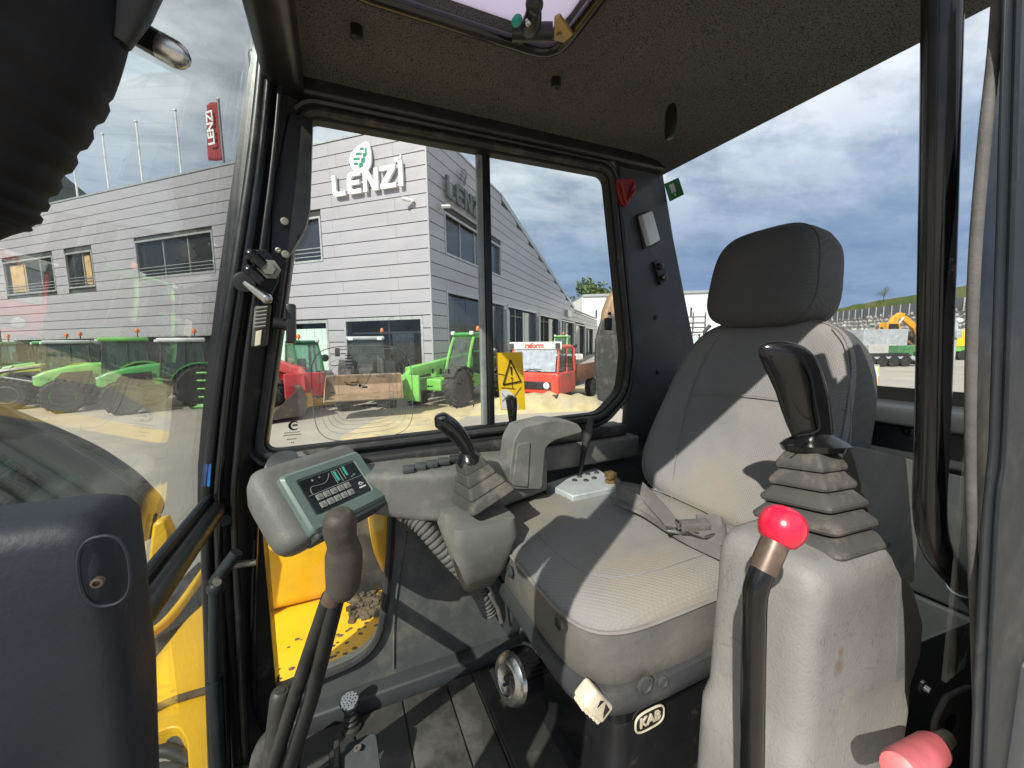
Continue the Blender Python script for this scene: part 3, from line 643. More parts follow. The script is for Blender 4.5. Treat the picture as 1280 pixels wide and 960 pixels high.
# etched rings and little printed pictograms of a sheet stuck on the side pane
ec = onY(456, 491, 1.048)
for k, s_ in enumerate((1.0, 0.86, 0.76, 0.67, 0.59, 0.51)):
    a, b = 0.118 * s_, 0.118 * s_
    pp = [V(ec.x + x, 1.0475, ec.z + z) for x, z in sup(a, b, 4.2, 48)]
    mk('etched_ring', tube(pp + [pp[0]], 0.0010 if k == 0 else 0.0004, 5), 'print_grey', CAB)
p_ = None
for u, v, a, b in ((541, 464, 1.1, 3), (551, 464, 1.2, 3.2), (557, 464, .4, 3), (561, 464, 1, 3), (574, 462, 1.7, 1), (588, 462, 1.3, 1), (538, 483, 3, .6), (535, 483, .8, 1.2), (575, 480, 1.8, .8), (578, 476, .6, .8), (592, 507, .7, 1.7), (571, 510, 1.4, .6), (460, 507, 10, .35), (455, 507, 1, 1.5), (466, 507, 5, .9), (415, 491, 3, .5), (412, 499, 4, .5),
                   (436, 452, 4, .5), (436, 456, 3.6, .5), (436, 448, 4, .5), (436, 444, 4, .5), (437, 460, 2, .6), (444, 478, 5, .5), (450, 482, 1, 2), (456, 484, 3, 1), (436, 481, 3, .5), (448, 482, 7, .3), (532, 527, .5, .3)):
    p = onY(u, v, 1.049); k = 1.08 / 490
    mk('print_mark', box(p.x - a * k, p.x + a * k, 1.0488, 1.0496, p.z - b * k, p.z + b * k), 'print_black', CAB, smooth=False)
for pts in (((446, 478), (452, 466), (458, 480), (466, 462), (474, 466)), ((474, 466), (482, 472), (470, 470)), ((430, 477), (438, 482), (448, 480))):
    mk('print_line', tube([onY(u, v, 1.049) for u, v in pts], 0.0009, 4), 'print_black', CAB, smooth=False)
cl = [(367, 533, 5.2, 0)]
p = onY(368, 532, 1.0488)
lg = [tube([p + V(0.010 * math.cos(a), 0, 0.010 * math.sin(a)) for a in (R(40 + 30 * i) for i in range(10))], [0.001, .0035, .001], 6), box(p.x - .004, p.x + .007, 1.0484, 1.0492, p.z - .001, p.z + .003)]
for dz, wd in ((-.016, .016), (-.022, .018), (-.032, .011), (-.040, .004)):
    for j in range(int(wd * 500)):
        xx = p.x - .006 - wd + j * .0042
        lg.append(box(xx, xx + .0026, 1.0484, 1.0492, p.z + dz - .0012, p.z + dz + .0012))
mk('maker_print', join(*lg), 'print_black', CAB, smooth=False)['kind'] = 'stuff'
# --- bulkhead box low on the front left, and the ribbed bellows above it
BX = thing('wiper_housing', 'dark blue-grey plastic housing with a screw recess at the lower left', 'housing', (-0.18, 0.38, 1.5))
bx0, bx1, by0, by1 = -0.262, -0.147, 0.33, 0.40
lp = []
for z, e in ((1.30, -0.012), (1.5, -0.010), (1.80, -0.006), (1.90, -.001), (1.98, 0.0), (2.024, 0.0), (2.034, -0.004), (2.040, -0.012)):
    pl = round_poly([V(bx0, by0 - e, z), V(bx1 + e, by0 - e, z), V(bx1 + e, by1 + e, z), V(bx0, by1 + e, z)], 0.016, 5)
    lp.append(pl)
mk('cover', loft(lp), 'plastic_blue_grey', BX, ang=50)
rc = onY(130, 715, by0 - .001)
rr_ = [V(rc.x + x, by0, rc.z + z) for x, z in sup(0.0125, 0.024, 2.6, 28)]
mk('recess_rim', tube(rr_ + [rr_[0]], 0.0011, 6), 'plastic_blue_grey', BX)
mk('recess_screw', lathe(onY(121, 729, by0), (0, -1, 0), [(0.0034, -.003), (0.0034, .0005), (0.002, .001), (0.002, -.001), (0, -.001)], 10), 'rusty_bare', BX)
BL = thing('ribbed_bellows', 'black ribbed rubber bellows hanging at the top left corner', 'bellows', (-0.1, 0.3, 2.3))
axp = [onY(u, v, 0.30) for u, v in ((41, -90), (24, 0), (4, 60), (-39, 130), (-80, 195), (-100, 240), (-110, 270))]
sm = smooth_path(axp, 10); rad = []
for i in range(len(sm)):
    t = i / (len(sm) - 1)
    base_r = 0.040 - 0.004 * t - 0.010 * max(0, t - 0.8) / 0.2
    rad.append(base_r + (0.0009 * (1 if (i % 5) < 3 else -1) if 0.3 < t < 0.86 else 0))
T0 = (sm[1] - sm[0]).normalized(); xx, yy, _ = frame_of(T0); lo_ = []
for i, p in enumerate(sm):
    T_ = (sm[min(i + 1, len(sm) - 1)] - sm[max(i - 1, 0)]).normalized(); xx = (xx - T_ * xx.dot(T_)).normalized(); yy = T_.cross(xx)
    lo_.append([p + (xx * math.cos(a) + yy * math.sin(a)) * rad[i] for a in (2 * math.pi * k / 28 for k in range(28))])
mk('sleeve', loft(lo_), 'bellows_black', BL, ang=60)
mk('collar', tube([onY(172, -40, .30), onY(160, 10, .30), onY(146, 52, .30)], [0.013, 0.010, 0.006], 10), 'black_metal', BL)
mk('pin', tube([onY(150, 28, .32), onY(205, 60, .32)], 0.0074, 14), 'black_gloss', BL)
mk('pin_tip', lathe(onY(200, 57, .32), (onY(220, 68.5, .32) - onY(200, 57, .32)), [(0.0076, 0), (0.0076, 0.008), (0.0062, 0.012), (0.003, 0.0148), (0, 0.0155)], 16), 'chrome', BL)

# ================================================================== operator seat
SC = V(0.578, 0.702, 0)
SEAT = thing('operator_seat', 'worn grey cloth driver seat with headrest and black suspension base', 'seat', (0.6, 0.67, 1.19))
def supc(a, b, z, n=5.0, k=48, dx=0.0, wob=0.0, droop=0.0):
    o = []
    for x, y in sup(a, b, n, k):
        zz = z - droop * max(0, -x / a) ** 2
        o.append(V(SC.x + dx + x, SC.y + y, zz))
    return o
A_, B_ = 0.258, 0.258
cl = []
for s, z, dr in ((0.90, 1.575, 0), (0.955, 1.582, 0), (0.985, 1.597, .0), (1.0, 1.625, 0.0), (1.002, 1.660, 0.004), (0.992, 1.690, 0.008)):
    cl.append(supc(A_ * s + (s - 1) * 0, B_ * s, z, 5.5, 48, 0, 0, dr))
mk('cushion_side', loft(cl), 'vinyl_seat', SEAT, ang=60)
tl_ = [supc(A_ * .990, B_ * .990, 1.690, 5.5, 48, 0, 0, .008), supc(A_ * .975, B_ * .975, 1.704, 5.2, 48, 0, 0, .009), supc(A_ * .93, B_ * .93, 1.718, 5, 48, 0, 0, .012), supc(A_ * .82, B_ * .82, 1.728, 4.5, 48, 0, 0, .012), supc(A_ * .65, B_ * .65, 1.730, 4, 48, 0, 0, .010), supc(A_ * .4, B_ * .4, 1.724, 3, 48, 0, 0, .006), supc(A_ * .12, B_ * .12, 1.720, 2, 48)]
mk('cushion_top', loft(tl_, False, True), 'fabric_seat', SEAT, ang=70)
pp = supc(A_ * .995, B_ * .995, 1.693, 5.5, 64, 0, 0, .008)
mk('piping', tube(pp + [pp[0]], 0.0036, 6), 'thread', SEAT)
st = supc(A_ * .80, B_ * .74, 1.7298, 3.6, 48, 0.015, 0, .012)
mk('stitching', tube(st + [st[0]], 0.0016, 5), 'fabric', SEAT)
mk('seat_pan', loft([supc(A_ * .93, B_ * .95, 1.530, 6), supc(A_ * .98, B_ * .985, 1.542, 6), supc(A_ * 1.01, B_ * 1.015, 1.565, 6), supc(A_ * 1.005, B_ * 1.01, 1.590, 6), supc(A_ * .97, B_ * .97, 1.592, 6)]), 'plastic_dark', SEAT, ang=50)
XF = SC.x - A_ * 1.015 - 0.002
for u, v in ((638, 714), (700, 778)):
    p = onX(u, v, XF); mk('pan_bolt', lathe(p, (-1, 0, 0), [(0.013, 0), (0.013, 0.004), (0.009, 0.005), (0.009, 0.002), (0, 0.003)], 14), 'plastic_dark', SEAT)
YN = SC.y - B_ * 1.02 - 0.002
for u, v, r_ in ((806, 856, .016), (828, 852, .011)):
    p = onY(u, v, YN + .004); mk('pan_bolt', lathe(p, (0, -1, 0), [(r_, 0), (r_, 0.003), (r_ * .75, 0.004), (r_ * .7, 0.001), (0, 0.001)], 16), 'plastic_dark', SEAT)
# suspension base
BC = V(.650, .700, 0)
def bsec(s, z): return [V(BC.x + p.x * s, BC.y + p.y * s, z) for p in round_poly([V(-.215, -.170, 0), V(.22, -.170, 0), V(.22, .170, 0), V(-.215, .170, 0)], .035, 5)]
mk('suspension_gaiter', loft([bsec(.86 if i % 2 else .93, z) for i, z in enumerate((1.52, 1.508, 1.496, 1.484, 1.472))]), 'rubber', SEAT, ang=25)
mk('suspension_tray', loft([bsec(.95, 1.412), bsec(1.0, 1.420), bsec(1.0, 1.470), bsec(.985, 1.480), bsec(.93, 1.482)]), 'black_gloss', SEAT, ang=40)
mk('suspension_base', loft([bsec(1.10, 1.19), bsec(1.10, 1.215), bsec(1.0, 1.225), bsec(.93, 1.411)]), 'black_metal', SEAT, ang=35)
KY = BC.y - .170 - .001
kc = onY(811, 897, KY)
kp = [V(kc.x + x, KY, kc.z + z) for x, z in sup(0.036, 0.0205, 3.2, 32)]
mk('badge_plate', prism(kp, (0, -0.003, 0)), 'black_metal', SEAT)
mk('badge_rim', tube([p + V(0, -.003, 0) for p in kp + [kp[0]]], 0.0022, 6), 'ivory', SEAT)
mk('badge_letters', text_geo('KAB', 0.028, 0.002, (kc.x, KY - .0042, kc.z), (1, 0, 0), (0, 0, 1), bold=0.0009), 'ivory', SEAT, smooth=False)
hp0 = onY(738, 868, KY - .005); hp1 = onY(760, 892, KY - .035)
hc = onY(742, 875, KY - .062); hd = (onY(760, 892, KY - .012) - onY(724, 858, KY - .012)).normalized(); hn = V(0, -1, 0); hu = hn.cross(hd).normalized()
mk('height_handle', obox(hc, hd, hn, hu, .030, .016, .0165, .007, 3), 'ivory', SEAT)
for k in range(5): mk('handle_rib', tube([hc + hd * (-.022 + .011 * k) - hu * .0165 + hn * (-.010), hc + hd * (-.022 + .011 * k) - hu * .0165 + hn * .012], .004, 8), 'ivory', SEAT)
mk('handle_print', join(*[prism([hc + hn * .0162 + hd * a - hu * b for a, b in q], hn * .0008) for q in (((-.010, -.009), (-.003, -.012), (-.006, .002)), ((.004, -.011), (.019, -.009), (.019, .007), (.012, .0)))]), 'print_black', SEAT, smooth=False)
dk = onY(634, 850, .67)
da = V(-.93, -.22, .22).normalized()
fl = []
for h, r_ in ((-.062, .043), (-.056, .047), (-.012, .0475)):
    x, y, d = frame_of(da)
    fl.append([dk + d * h + (x * math.cos(a) + y * math.sin(a)) * (r_ + (.0022 if k % 2 else -.0022)) for k, a in enumerate(2 * math.pi * k / 72 for k in range(72))])
mk('weight_knob', loft(fl), 'black_metal', SEAT, ang=20)
mk('knob_face', lathe(dk, da, [(0.049, -.012), (0.047, -.004), (0.040, 0.001), (0.029, .003), (0.027, .0015), (0, .0015)], 32), 'chrome', SEAT)
kx, ky, kd = frame_of(da)
mk('knob_emblem', join(ball(dk + kd * .003 + ky * .004, .006), tube([dk + kd * .003 - ky * .012 - kx * .004, dk + kd * .003 - ky * .002 + kx * .004, dk + kd * .003 + ky * .010 - kx * .002], .0035, 6)), 'print_black', SEAT)
mk('knob_shaft', tube([dk - da * .05, dk - da * .16], 0.016, 12), 'black_metal', SEAT)
mk('seat_slide', rbox(SC.x - .27, SC.x + .22, SC.y - .17, SC.y + .17, 1.192, 1.215, .004), 'dirty_steel', SEAT)
mk('side_bracket', prism([onX(u, v, .352) for u, v in ((612, 690), (625, 682), (640, 760), (636, 800), (618, 770), (608, 730))], (0.03, 0, 0)), 'plastic_dark', SEAT, bevel=.004)
mk('tilt_lever', tube([onX(600, 708, .345), onX(622, 722, .35)], [0.012, 0.014, .012], 10), 'ivory', SEAT)
# backrest: built in its own leaning plane
O = V(0.80, 0.663, 1.715); BU = V(0.40, 0, 0.917).normalized(); BN = V(-0.917, 0, 0.40).normalized()
BH = 0.525
def bout(s, d, n=4.2, k=56, grow_=0.0):
    o = []
    for x, y in sup(1, 1, n, k):
        t = (y * s + 1) / 2
        wd = lerp(0.262, 0.205, max(0, min(1, t)) ** 1.3)
        side = abs(x * s) ** 4
        o.append(O + V(0, x * s * wd, 0) + BU * (BH * (0.5 + y * s * 0.5)) + BN * (d + 0.012 * (1 - side) * 0 ))
    return o
bl = [bout(.93, -.125), bout(.99, -.115), bout(1.02, -.09), bout(1.03, -.06), bout(1.02, -.030), bout(1.0, -.014)]
mk('backrest_side', loft(bl, True, False), 'fabric_dark', SEAT, ang=60)
bf = [bout(1.0, -.014), bout(.985, -.004), bout(.95, .006), bout(.88, .010), bout(.78, .006), bout(.6, .0, 3.5), bout(.35, -.003, 3), bout(.1, -.003, 2)]
mk('backrest_face', loft(bf, False, True), 'fabric_seat', SEAT, ang=70)
def onB(u, v, d=0.0):
    p0 = O + BN * d; dd = ray(u, v); return EYE + dd * ((p0 - EYE).dot(BN) / dd.dot(BN))
sp_ = bout(.985, -.002); mk('piping', tube(sp_ + [sp_[0]], 0.0022, 6), 'fabric', SEAT)
mk('seam', tube([onB(u, v, .006) for u, v in ((862, 493), (900, 492), (960, 497), (1020, 506), (1060, 512))], 0.0015, 5, smooth=4), 'thread', SEAT)
mk('seam', tube([onB(u, v, .007) for u, v in ((918, 402), (885, 440), (862, 493), (846, 560), (838, 640))], 0.0015, 5, smooth=4), 'thread', SEAT)
mk('seam', tube([onB(u, v, .008) for u, v in ((1040, 410), (1058, 440), (1064, 520), (1060, 600))], 0.0014, 5, smooth=4), 'fabric', SEAT)
# headrest
HO = V(0.982, 0.672, 2.178)
HUv = V(0.16, 0, 0.987).normalized(); HNv = V(-0.987, 0, 0.16).normalized()
def hout(s, d, n=3.5, k=48):
    o = []
    for x, y in sup(1, 1, n, k):
        t = (y * s + 1) / 2
        wd = lerp(0.150, 0.128, max(0, min(1, t)))
        o.append(HO + V(0, x * s * wd, 0) + HUv * (0.245 * (0.5 + y * s * .5)) + HNv * d)
    return o
mk('headrest_side', loft([hout(.90, -.10), hout(.98, -.085), hout(1.03, -.05), hout(1.02, -.01), hout(.99, .012)], True, False), 'fabric_dark', SEAT, ang=60)
mk('headrest_face', loft([hout(.99, .012), hout(.96, .024), hout(.88, .036), hout(.7, .044), hout(.4, .048, 3), hout(.1, .049, 2)], False, True), 'fabric_dark', SEAT, ang=70)
hs = hout(.985, .014); mk('piping', tube(hs + [hs[0]], 0.0022, 6), 'fabric_dark', SEAT)
mk('headrest_post', tube([HO - HUv * .05 + V(.03, .05, 0), HO + HUv * .05 + V(.03, .05, 0)], .007, 8), 'chrome', SEAT)
mk('headrest_post', tube([HO - HUv * .05 + V(.03, -.05, 0), HO + HUv * .05 + V(.03, -.05, 0)], .007, 8), 'chrome', SEAT)
# near side arm pad, tipped up beside the backrest
ap = round_poly([onY(u, v, .375) for u, v in ((1062, 556), (1130, 572), (1196, 590), (1204, 606), (1196, 626), (1150, 640), (1142, 728), (1108, 740), (1085, 640))], 0.008, 3)
mk('arm_pad', prism(ap, (0, 0.035, 0)), 'plastic_grey', SEAT, bevel=0.008)

# ------------------------------------------------------------------ seat belt lying on the cushion
BELT = thing('seat_belt', 'folded grey lap belt with a metal buckle lying across the seat cushion', 'seat belt', (0.8, 0.66, 1.735))
def strap(pts, wv, w_, name='strap', th=.0022):
    ps = smooth_path(pts, 6); lo2 = []
    for i, p in enumerate(ps):
        ww = Vector(wv[0]).lerp(Vector(wv[1]), i / (len(ps) - 1)).normalized()
        T_ = (ps[min(i + 1, len(ps) - 1)] - ps[max(i - 1, 0)]).normalized(); nn = T_.cross(ww).normalized()
        lo2.append([p + ww * w_ + nn * th, p - ww * w_ + nn * th, p - ww * w_ - nn * th, p + ww * w_ - nn * th])
    return mk(name, loft(lo2), 'belt_webbing', BELT)
SZ = 1.738
strap([onZ(770, 612, SZ + .03), onZ(800, 628, SZ + .02), onZ(835, 655, SZ + .006), onZ(885, 683, SZ), onZ(910, 692, SZ)], ((.3, .5, .8), (.2, .95, .15)), .021)
strap([onZ(802, 612, SZ + .045), onZ(828, 640, SZ + .028), onZ(848, 662, SZ + .012), onZ(872, 670, SZ + .008), onZ(905, 668, SZ + .012), onZ(900, 655, SZ + .02), onZ(872, 655, SZ + .022)], ((.5, .3, .8), (.3, .5, .8)), .019)
strap([onZ(765, 626, SZ + .004), onZ(800, 640, SZ + .003), onZ(850, 672, SZ + .002), onZ(905, 698, SZ)], ((.1, .95, .3), (.1, .95, .3)), .017)
p = onZ(868, 656, SZ + .024)
mk('buckle', obox(p, (.85, -.5, .1), (.5, .85, 0), (-.09, .05, 1), .030, .014, .008, .003), 'belt_webbing', BELT)
mk('buckle_end', obox(p + V(-.028, .0165, 0), (.85, -.5, .1), (.5, .85, 0), (-.09, .05, 1), .004, .012, .006, .001), 'chrome', BELT)
mk('tongue', join(obox(onZ(851, 664, SZ + .012), (.8, -.55, -.1), (.55, .8, 0), (.1, 0, 1), .03, .011, .003, .002), tube([onZ(866, 668, SZ + .012), onZ(880, 664, SZ + .014), onZ(892, 668, SZ + .013), onZ(880, 672, SZ + .012), onZ(866, 668, SZ + .012)], .0035, 6)), 'chrome', BELT)

# ================================================================== near (left) console with joystick and lever
CON = thing('control_console', 'tall light grey moulded console nearest the camera, beside the seat', 'console', (0.66, 0.35, 1.19))
def csec(z, x0, x1, y0, y1, r=.035):
    return round_poly([V(x0, y0, z), V(x1, y0, z), V(x1, y1, z), V(x0, y1, z)], r, 6)
cs = [csec(1.19, .505, .80, .255, .425), csec(1.50, .512, .812, .257, .423), csec(1.56, .515, .82, .258, .423), csec(1.585, .528, .84, .266, .421), csec(1.63, .530, .865, .266, .421), csec(1.68, .532, .865, .267, .421), csec(1.75, .536, .830, .271, .42), csec(1.80, .540, .775, .268, .422), csec(1.826, .543, .750, .270, .420), csec(1.843, .552, .738, .280, .413), csec(1.849, .570, .718, .298, .400, .03)]
mk('housing', loft(cs), 'plastic_console', CON, ang=60)
mk('housing_bolt', lathe(onY(1151, 857, .268), (0, -1, 0), [(.010, 0), (.010, .004), (.006, .005), (.005, .012), (0, .012)], 12), 'chrome', CON)
JY = 0.345
J = thing('joystick', 'black handled joystick in a ribbed rubber boot on the light grey near console', 'joystick', onY(1020, 680, JY))
def pleats(cpts, halfs, name_parent, matn, yaw=0.0, Yp=JY):
    for (c, up, a, b, h) in cpts:
        ex = V(math.cos(yaw), math.sin(yaw), 0); ey = up.cross(ex).normalized(); ex = ey.cross(up).normalized()
        lo2 = []
        for s, z in ((b * .62, -h * .62), (a * .97, -h * .5), (a, -h * .36), (a * .985, -h * .2), (b, h * .42), (b * .9, h * .5), (b * .62, h * .55)):
            lo2.append([c + ex * q.x + ey * q.y + up * z for q in round_poly([V(-s, -s, 0), V(s, -s, 0), V(s, s, 0), V(-s, s, 0)], s * .22, 3)])
        mk('boot_pleat', loft(lo2), matn, name_parent, ang=30)
JT = 0.368
jb, jt = onY(1018, 684, JY), onY(1012, 556, JT)
jup = (jt - jb).normalized(); JL = (jt - jb).length
specs = []
for t, a, b in ((0.16, .0715, .054), (0.345, .0625, .046), (0.525, .0535, .038), (0.695, .0440, .031), (0.86, .0360, .026)):
    specs.append((jb + jup * JL * t, jup, a, b, JL * .17))
pleats(specs, None, J, 'rubber_grey')
mk('boot_core', tube([jb - jup * .02, jt], .022, 10), 'rubber', J)
mk('collar', loft([[onY(1018, 556, JT) + jup * z + frame_of(jup)[0] * r_ * math.cos(a) * 1.0 + frame_of(jup)[1] * r_ * math.sin(a) for a in (2 * math.pi * k / 24 for k in range(24))] for r_, z in ((.031, -.011), (.044, -.009), (.048, 0), (.041, .007), (.027, .015), (.022, .028))]), 'black_gloss', J, ang=50)
def grip(pts, rads, par, name='grip', sq=0.9):
    return mk(name, tube(pts, rads, 20, sq=sq, smooth=6), 'black_gloss', par, ang=60)
gl_ = []
JD = V(-.5, .75, .25).normalized()
for u, v, rp_, ry in ((1011, 556, 20, .020), (1010, 548, 22, .0215), (1007, 535, 24.5, .0235), (1003, 518, 26.5, .025), (998, 495, 28.0, .0265), (991, 475, 29.5, .0275), (985, 460, 31, .028), (981, 450, 31, .0275), (978, 441, 29, .026), (977, 435, 24.5, .022), (977, 430.5, 18, .016), (978, 427.8, 10, .009), (978, 427, 3, .003)):
    c = onY(u + 5, v, JT - .003); rx_ = rp_ / 950; ry *= .93
    gl_.append([c + RGT * (x * rx_) + JD * (y * ry) + UPV * (x * rx_ * -.02) for x, y in sup(1, 1, 2.15, 28)])
mk('grip', loft(gl_), 'black_gloss', J, ang=70)
mk('grip_seam', tube([onY(u, v, JT - .026) for u, v in ((1003, 446), (1014, 470), (1020, 505), (1025, 532), (1017, 541), (997, 545))], .0012, 6, smooth=5), 'black_metal', J)
LV = thing('safety_lever', 'bent black lever with a bright red ball knob standing in front of the near console', 'lever', onY(940, 960, .24))
kc_ = onY(978, 658, .24)
lvp = [onY(u, v, .24) for u, v in ((968, 678), (955, 708), (946, 732), (943, 752), (942, 800), (941, 880), (940, 1010))]
mk('rod', tube(lvp, 0.0116, 16, smooth=5), 'black_gloss', LV)
mk('bare_rod', tube([onY(971, 672, .24), onY(953, 714, .24)], 0.0131, 16), 'rusty_bare', LV)
mk('knob', lathe(kc_, (kc_ - onY(965, 690, .24)), [(0.010, -.0205), (.017, -.016), (.0212, -.007), (.0220, .001), (.0202, .0095), (.0148, .0168), (.007, .0203), (0, .0211)], 28), 'red_knob', LV, ang=60)
PK = thing('pink_knob_lever', 'faded pink plastic knob on a slotted grey bracket at the lower right corner', 'lever', onY(1150, 960, .16))
mk('bracket', prism(round_poly([onY(u, v, .245) for u, v in ((1168, 1000), (1170, 905), (1186, 872), (1216, 858), (1232, 870), (1232, 1000))], .014, 4), (0, .008, 0)), 'plastic_grey', PK, bevel=.003)
mk('slot', prism(round_poly([onY(u, v, .244) for u, v in ((1182, 915), (1182, 900), (1190, 893), (1195, 893), (1195, 905), (1190, 914))], .005, 3), (0, .004, 0)), 'print_black', PK, smooth=False)
mk('shank', tube([onY(1163, 942, .205), onY(1182, 922, .240)], [.010, .0125, .0125], 12), 'ivory', PK)
k0, k1 = onY(1122, 962, .185), onY(1168, 934, .205)
mk('knob', tube([k0 + (k0 - k1) * .02, k0, lerp(k0, k1, .08), lerp(k0, k1, .9), k1, k1 + (k1 - k0) * .02], [.008, .0158, .0182, .0188, .0170, .008], 20), 'pink_knob', PK)

# ================================================================== far (right) console
RC = thing('armrest_console', 'grey console and arm rest along the far window sill, with a row of rocker switches', 'console', (0.3, 0.9, 1.19))
def ysec(x, y0, y1, z0, z1, r=.02): return round_poly([V(x, y0, z0), V(x, y1, z0), V(x, y1, z1), V(x, y0, z1)], r, 5)
mk('console_body', loft([ysec(-.02, .90, .99, 1.80, 1.86), ysec(.06, .885, .995, 1.765, 1.862), ysec(.14, .86, 1.0, 1.745, 1.860), ysec(.22, .84, 1.0, 1.735, 1.856), ysec(.32, .85, 1.0, 1.735, 1.852), ysec(.50, .90, 1.0, 1.74, 1.84)]), 'plastic_grey', RC, ang=60)
mk('support', loft([csec(1.60, .228, .30, .78, .88, .02), csec(1.65, .213, .318, .75, .87, .025), csec(1.74, .188, .335, .715, .88, .025), csec(1.775, .196, .330, .722, .88, .02)]), 'plastic_grey', RC, ang=60)
for k in range(5):
    a = onZ(511 + 14.5 * k, 586 - 3.2 * k, 1.864)
    mk('rocker_switch', obox(a, (.98, -.18, 0), (.18, .98, 0), (0, 0, 1), .013, .018, .005, .002), 'plastic_dark' if k < 4 else 'print_black', RC)
arm = round_poly([onY(u, v, .865) for u, v in ((634, 612), (642, 552), (652, 534), (690, 525), (722, 529), (730, 540), (692, 551), (682, 560), (678, 612))], .012, 4)
mk('arm_rest', prism(arm, (0, .075, 0)), 'plastic_grey', RC, bevel=.010, seg=3)
mk('arm_face', prism(round_poly([onY(u, v, .861) for u, v in ((641, 607), (647, 556), (663, 552), (660, 609))], .006, 3), (0, .006, 0)), 'plastic_grey', RC, bevel=.002)
SP = thing('dial_panel', 'silver switch panel with dark dials and a brass key knob behind the cushion', 'panel', (0.62, 0.97, 1.70))
pz = 1.742
pl = [onZ(u, v, pz) for u, v in ((682, 604), (745, 584), (779, 607), (716, 620))]
mk('panel_plate', prism(pl, (0, 0, -.03)), 'silver_panel', SP, bevel=.003)
for a, b in ((.55, .2), (.55, .45), (.72, .2), (.72, .45), (.88, .25), (.4, .3)):
    q = lerp(lerp(pl[0], pl[1], a), lerp(pl[3], pl[2], a), b)
    mk('dial', lathe(q, (0, 0, 1), [(.008, 0), (.007, .004), (0, .004)], 12), 'plastic_dark', SP)
q = onZ(763, 603, pz)
mk('key_knob', join(lathe(q, (0, 0, 1), [(.016, 0), (.015, .008), (.010, .01), (0, .01)], 8), obox(q + V(0, 0, .022), (1, 0, 0), (0, 1, 0), (0, 0, 1), .013, .013, .009, .002)), 'brass', SP)
# far joystick
J2Y = 0.79
J2 = thing('joystick', 'smaller black joystick with a grey ribbed boot on the far console beside the window', 'joystick', onY(602, 622, J2Y))
b2, t2 = onY(602, 616, J2Y), onY(586, 574, J2Y)
u2 = (t2 - b2).normalized(); L2 = (t2 - b2).length
sp2 = [(b2 + u2 * L2 * t, u2, a, b, L2 * .30) for t, a, b in ((0.05, .056, .046), (.33, .046, .037), (.62, .036, .029), (.88, .028, .023))]
pleats(sp2, None, J2, 'rubber_grey', yaw=.15)
mk('boot_core', tube([b2 - u2 * .02, t2], .016, 10), 'rubber', J2)
mk('collar', lathe(t2, u2, [(.018, -.008), (.027, -.005), (.028, .002), (.020, .010), (.014, .022)], 20), 'black_gloss', J2, ang=50)
grip([onY(u, v, J2Y - .003 * i) for i, (u, v) in enumerate(((588, 572), (582, 558), (573, 544), (562, 533), (551, 525), (545, 522)))], [.015, .018, .020, .0215, .020, .006], J2)
mk('grip_button', ball(onY(553, 523, J2Y - .03), .006, s=(1.4, 1, .7)), 'plastic_dark', J2)
SL = thing('small_lever', 'short lever with a black ball knob standing on the window sill by the yellow sticker', 'lever', onY(641, 555, .97))
mk('rod', tube([onY(640, 556, .97), onY(641, 520, .97)], .006, 8), 'black_metal', SL)
mk('knob', tube([onY(641, 530, .97), onY(640, 508, .97), onY(639, 498, .97), onY(639, 494, .97)], [.010, .015, .016, .004], 14, smooth=4), 'black_gloss', SL)
DL = thing('recline_lever', 'slim dark lever with a ribbed grip between the arm rest and the rear pillar', 'lever', onY(727, 590, .97))
mk('rod', tube([onY(724, 592, .97), onY(731, 560, .97)], .007, 8), 'black_metal', DL)
mk('grip', tube([onY(730, 562, .97), onY(735, 540, .97), onY(739, 524, .97)], [.010, .014, .009], 10, smooth=4), 'rubber', DL)
HS = thing('corrugated_hose', 'pale grey corrugated hose hanging below the far console towards the seat', 'hose', onY(560, 690, .86))
hpth = smooth_path([onY(u, v, y) for u, v, y in ((508, 640, .90), (530, 660, .87), (556, 690, .85), (582, 718, .84), (602, 744, .83), (612, 764, .84))], 16)
hr = [.0205 if (i % 3) else .0165 for i in range(len(hpth))]
T0 = (hpth[1] - hpth[0]).normalized(); xx, yy, _ = frame_of(T0); lo2 = []
for i, p in enumerate(hpth):
    T_ = (hpth[min(i + 1, len(hpth) - 1)] - hpth[max(i - 1, 0)]).normalized(); xx = (xx - T_ * xx.dot(T_)).normalized(); yy = T_.cross(xx)
    lo2.append([p + (xx * math.cos(a) + yy * math.sin(a)) * hr[i] for a in (2 * math.pi * k / 16 for k in range(16))])
mk('hose_wall', loft(lo2), 'seal_grey', HS, ang=20)
mk('end_cuff', tube([hpth[0] + (hpth[0] - hpth[3]) * .6, hpth[2]], .024, 14), 'plastic_grey', HS)
mk('thin_cable', tube([onY(612, 742, .80), onY(622, 760, .80), onY(627, 778, .80)], .005, 8), 'seal_grey', HS)

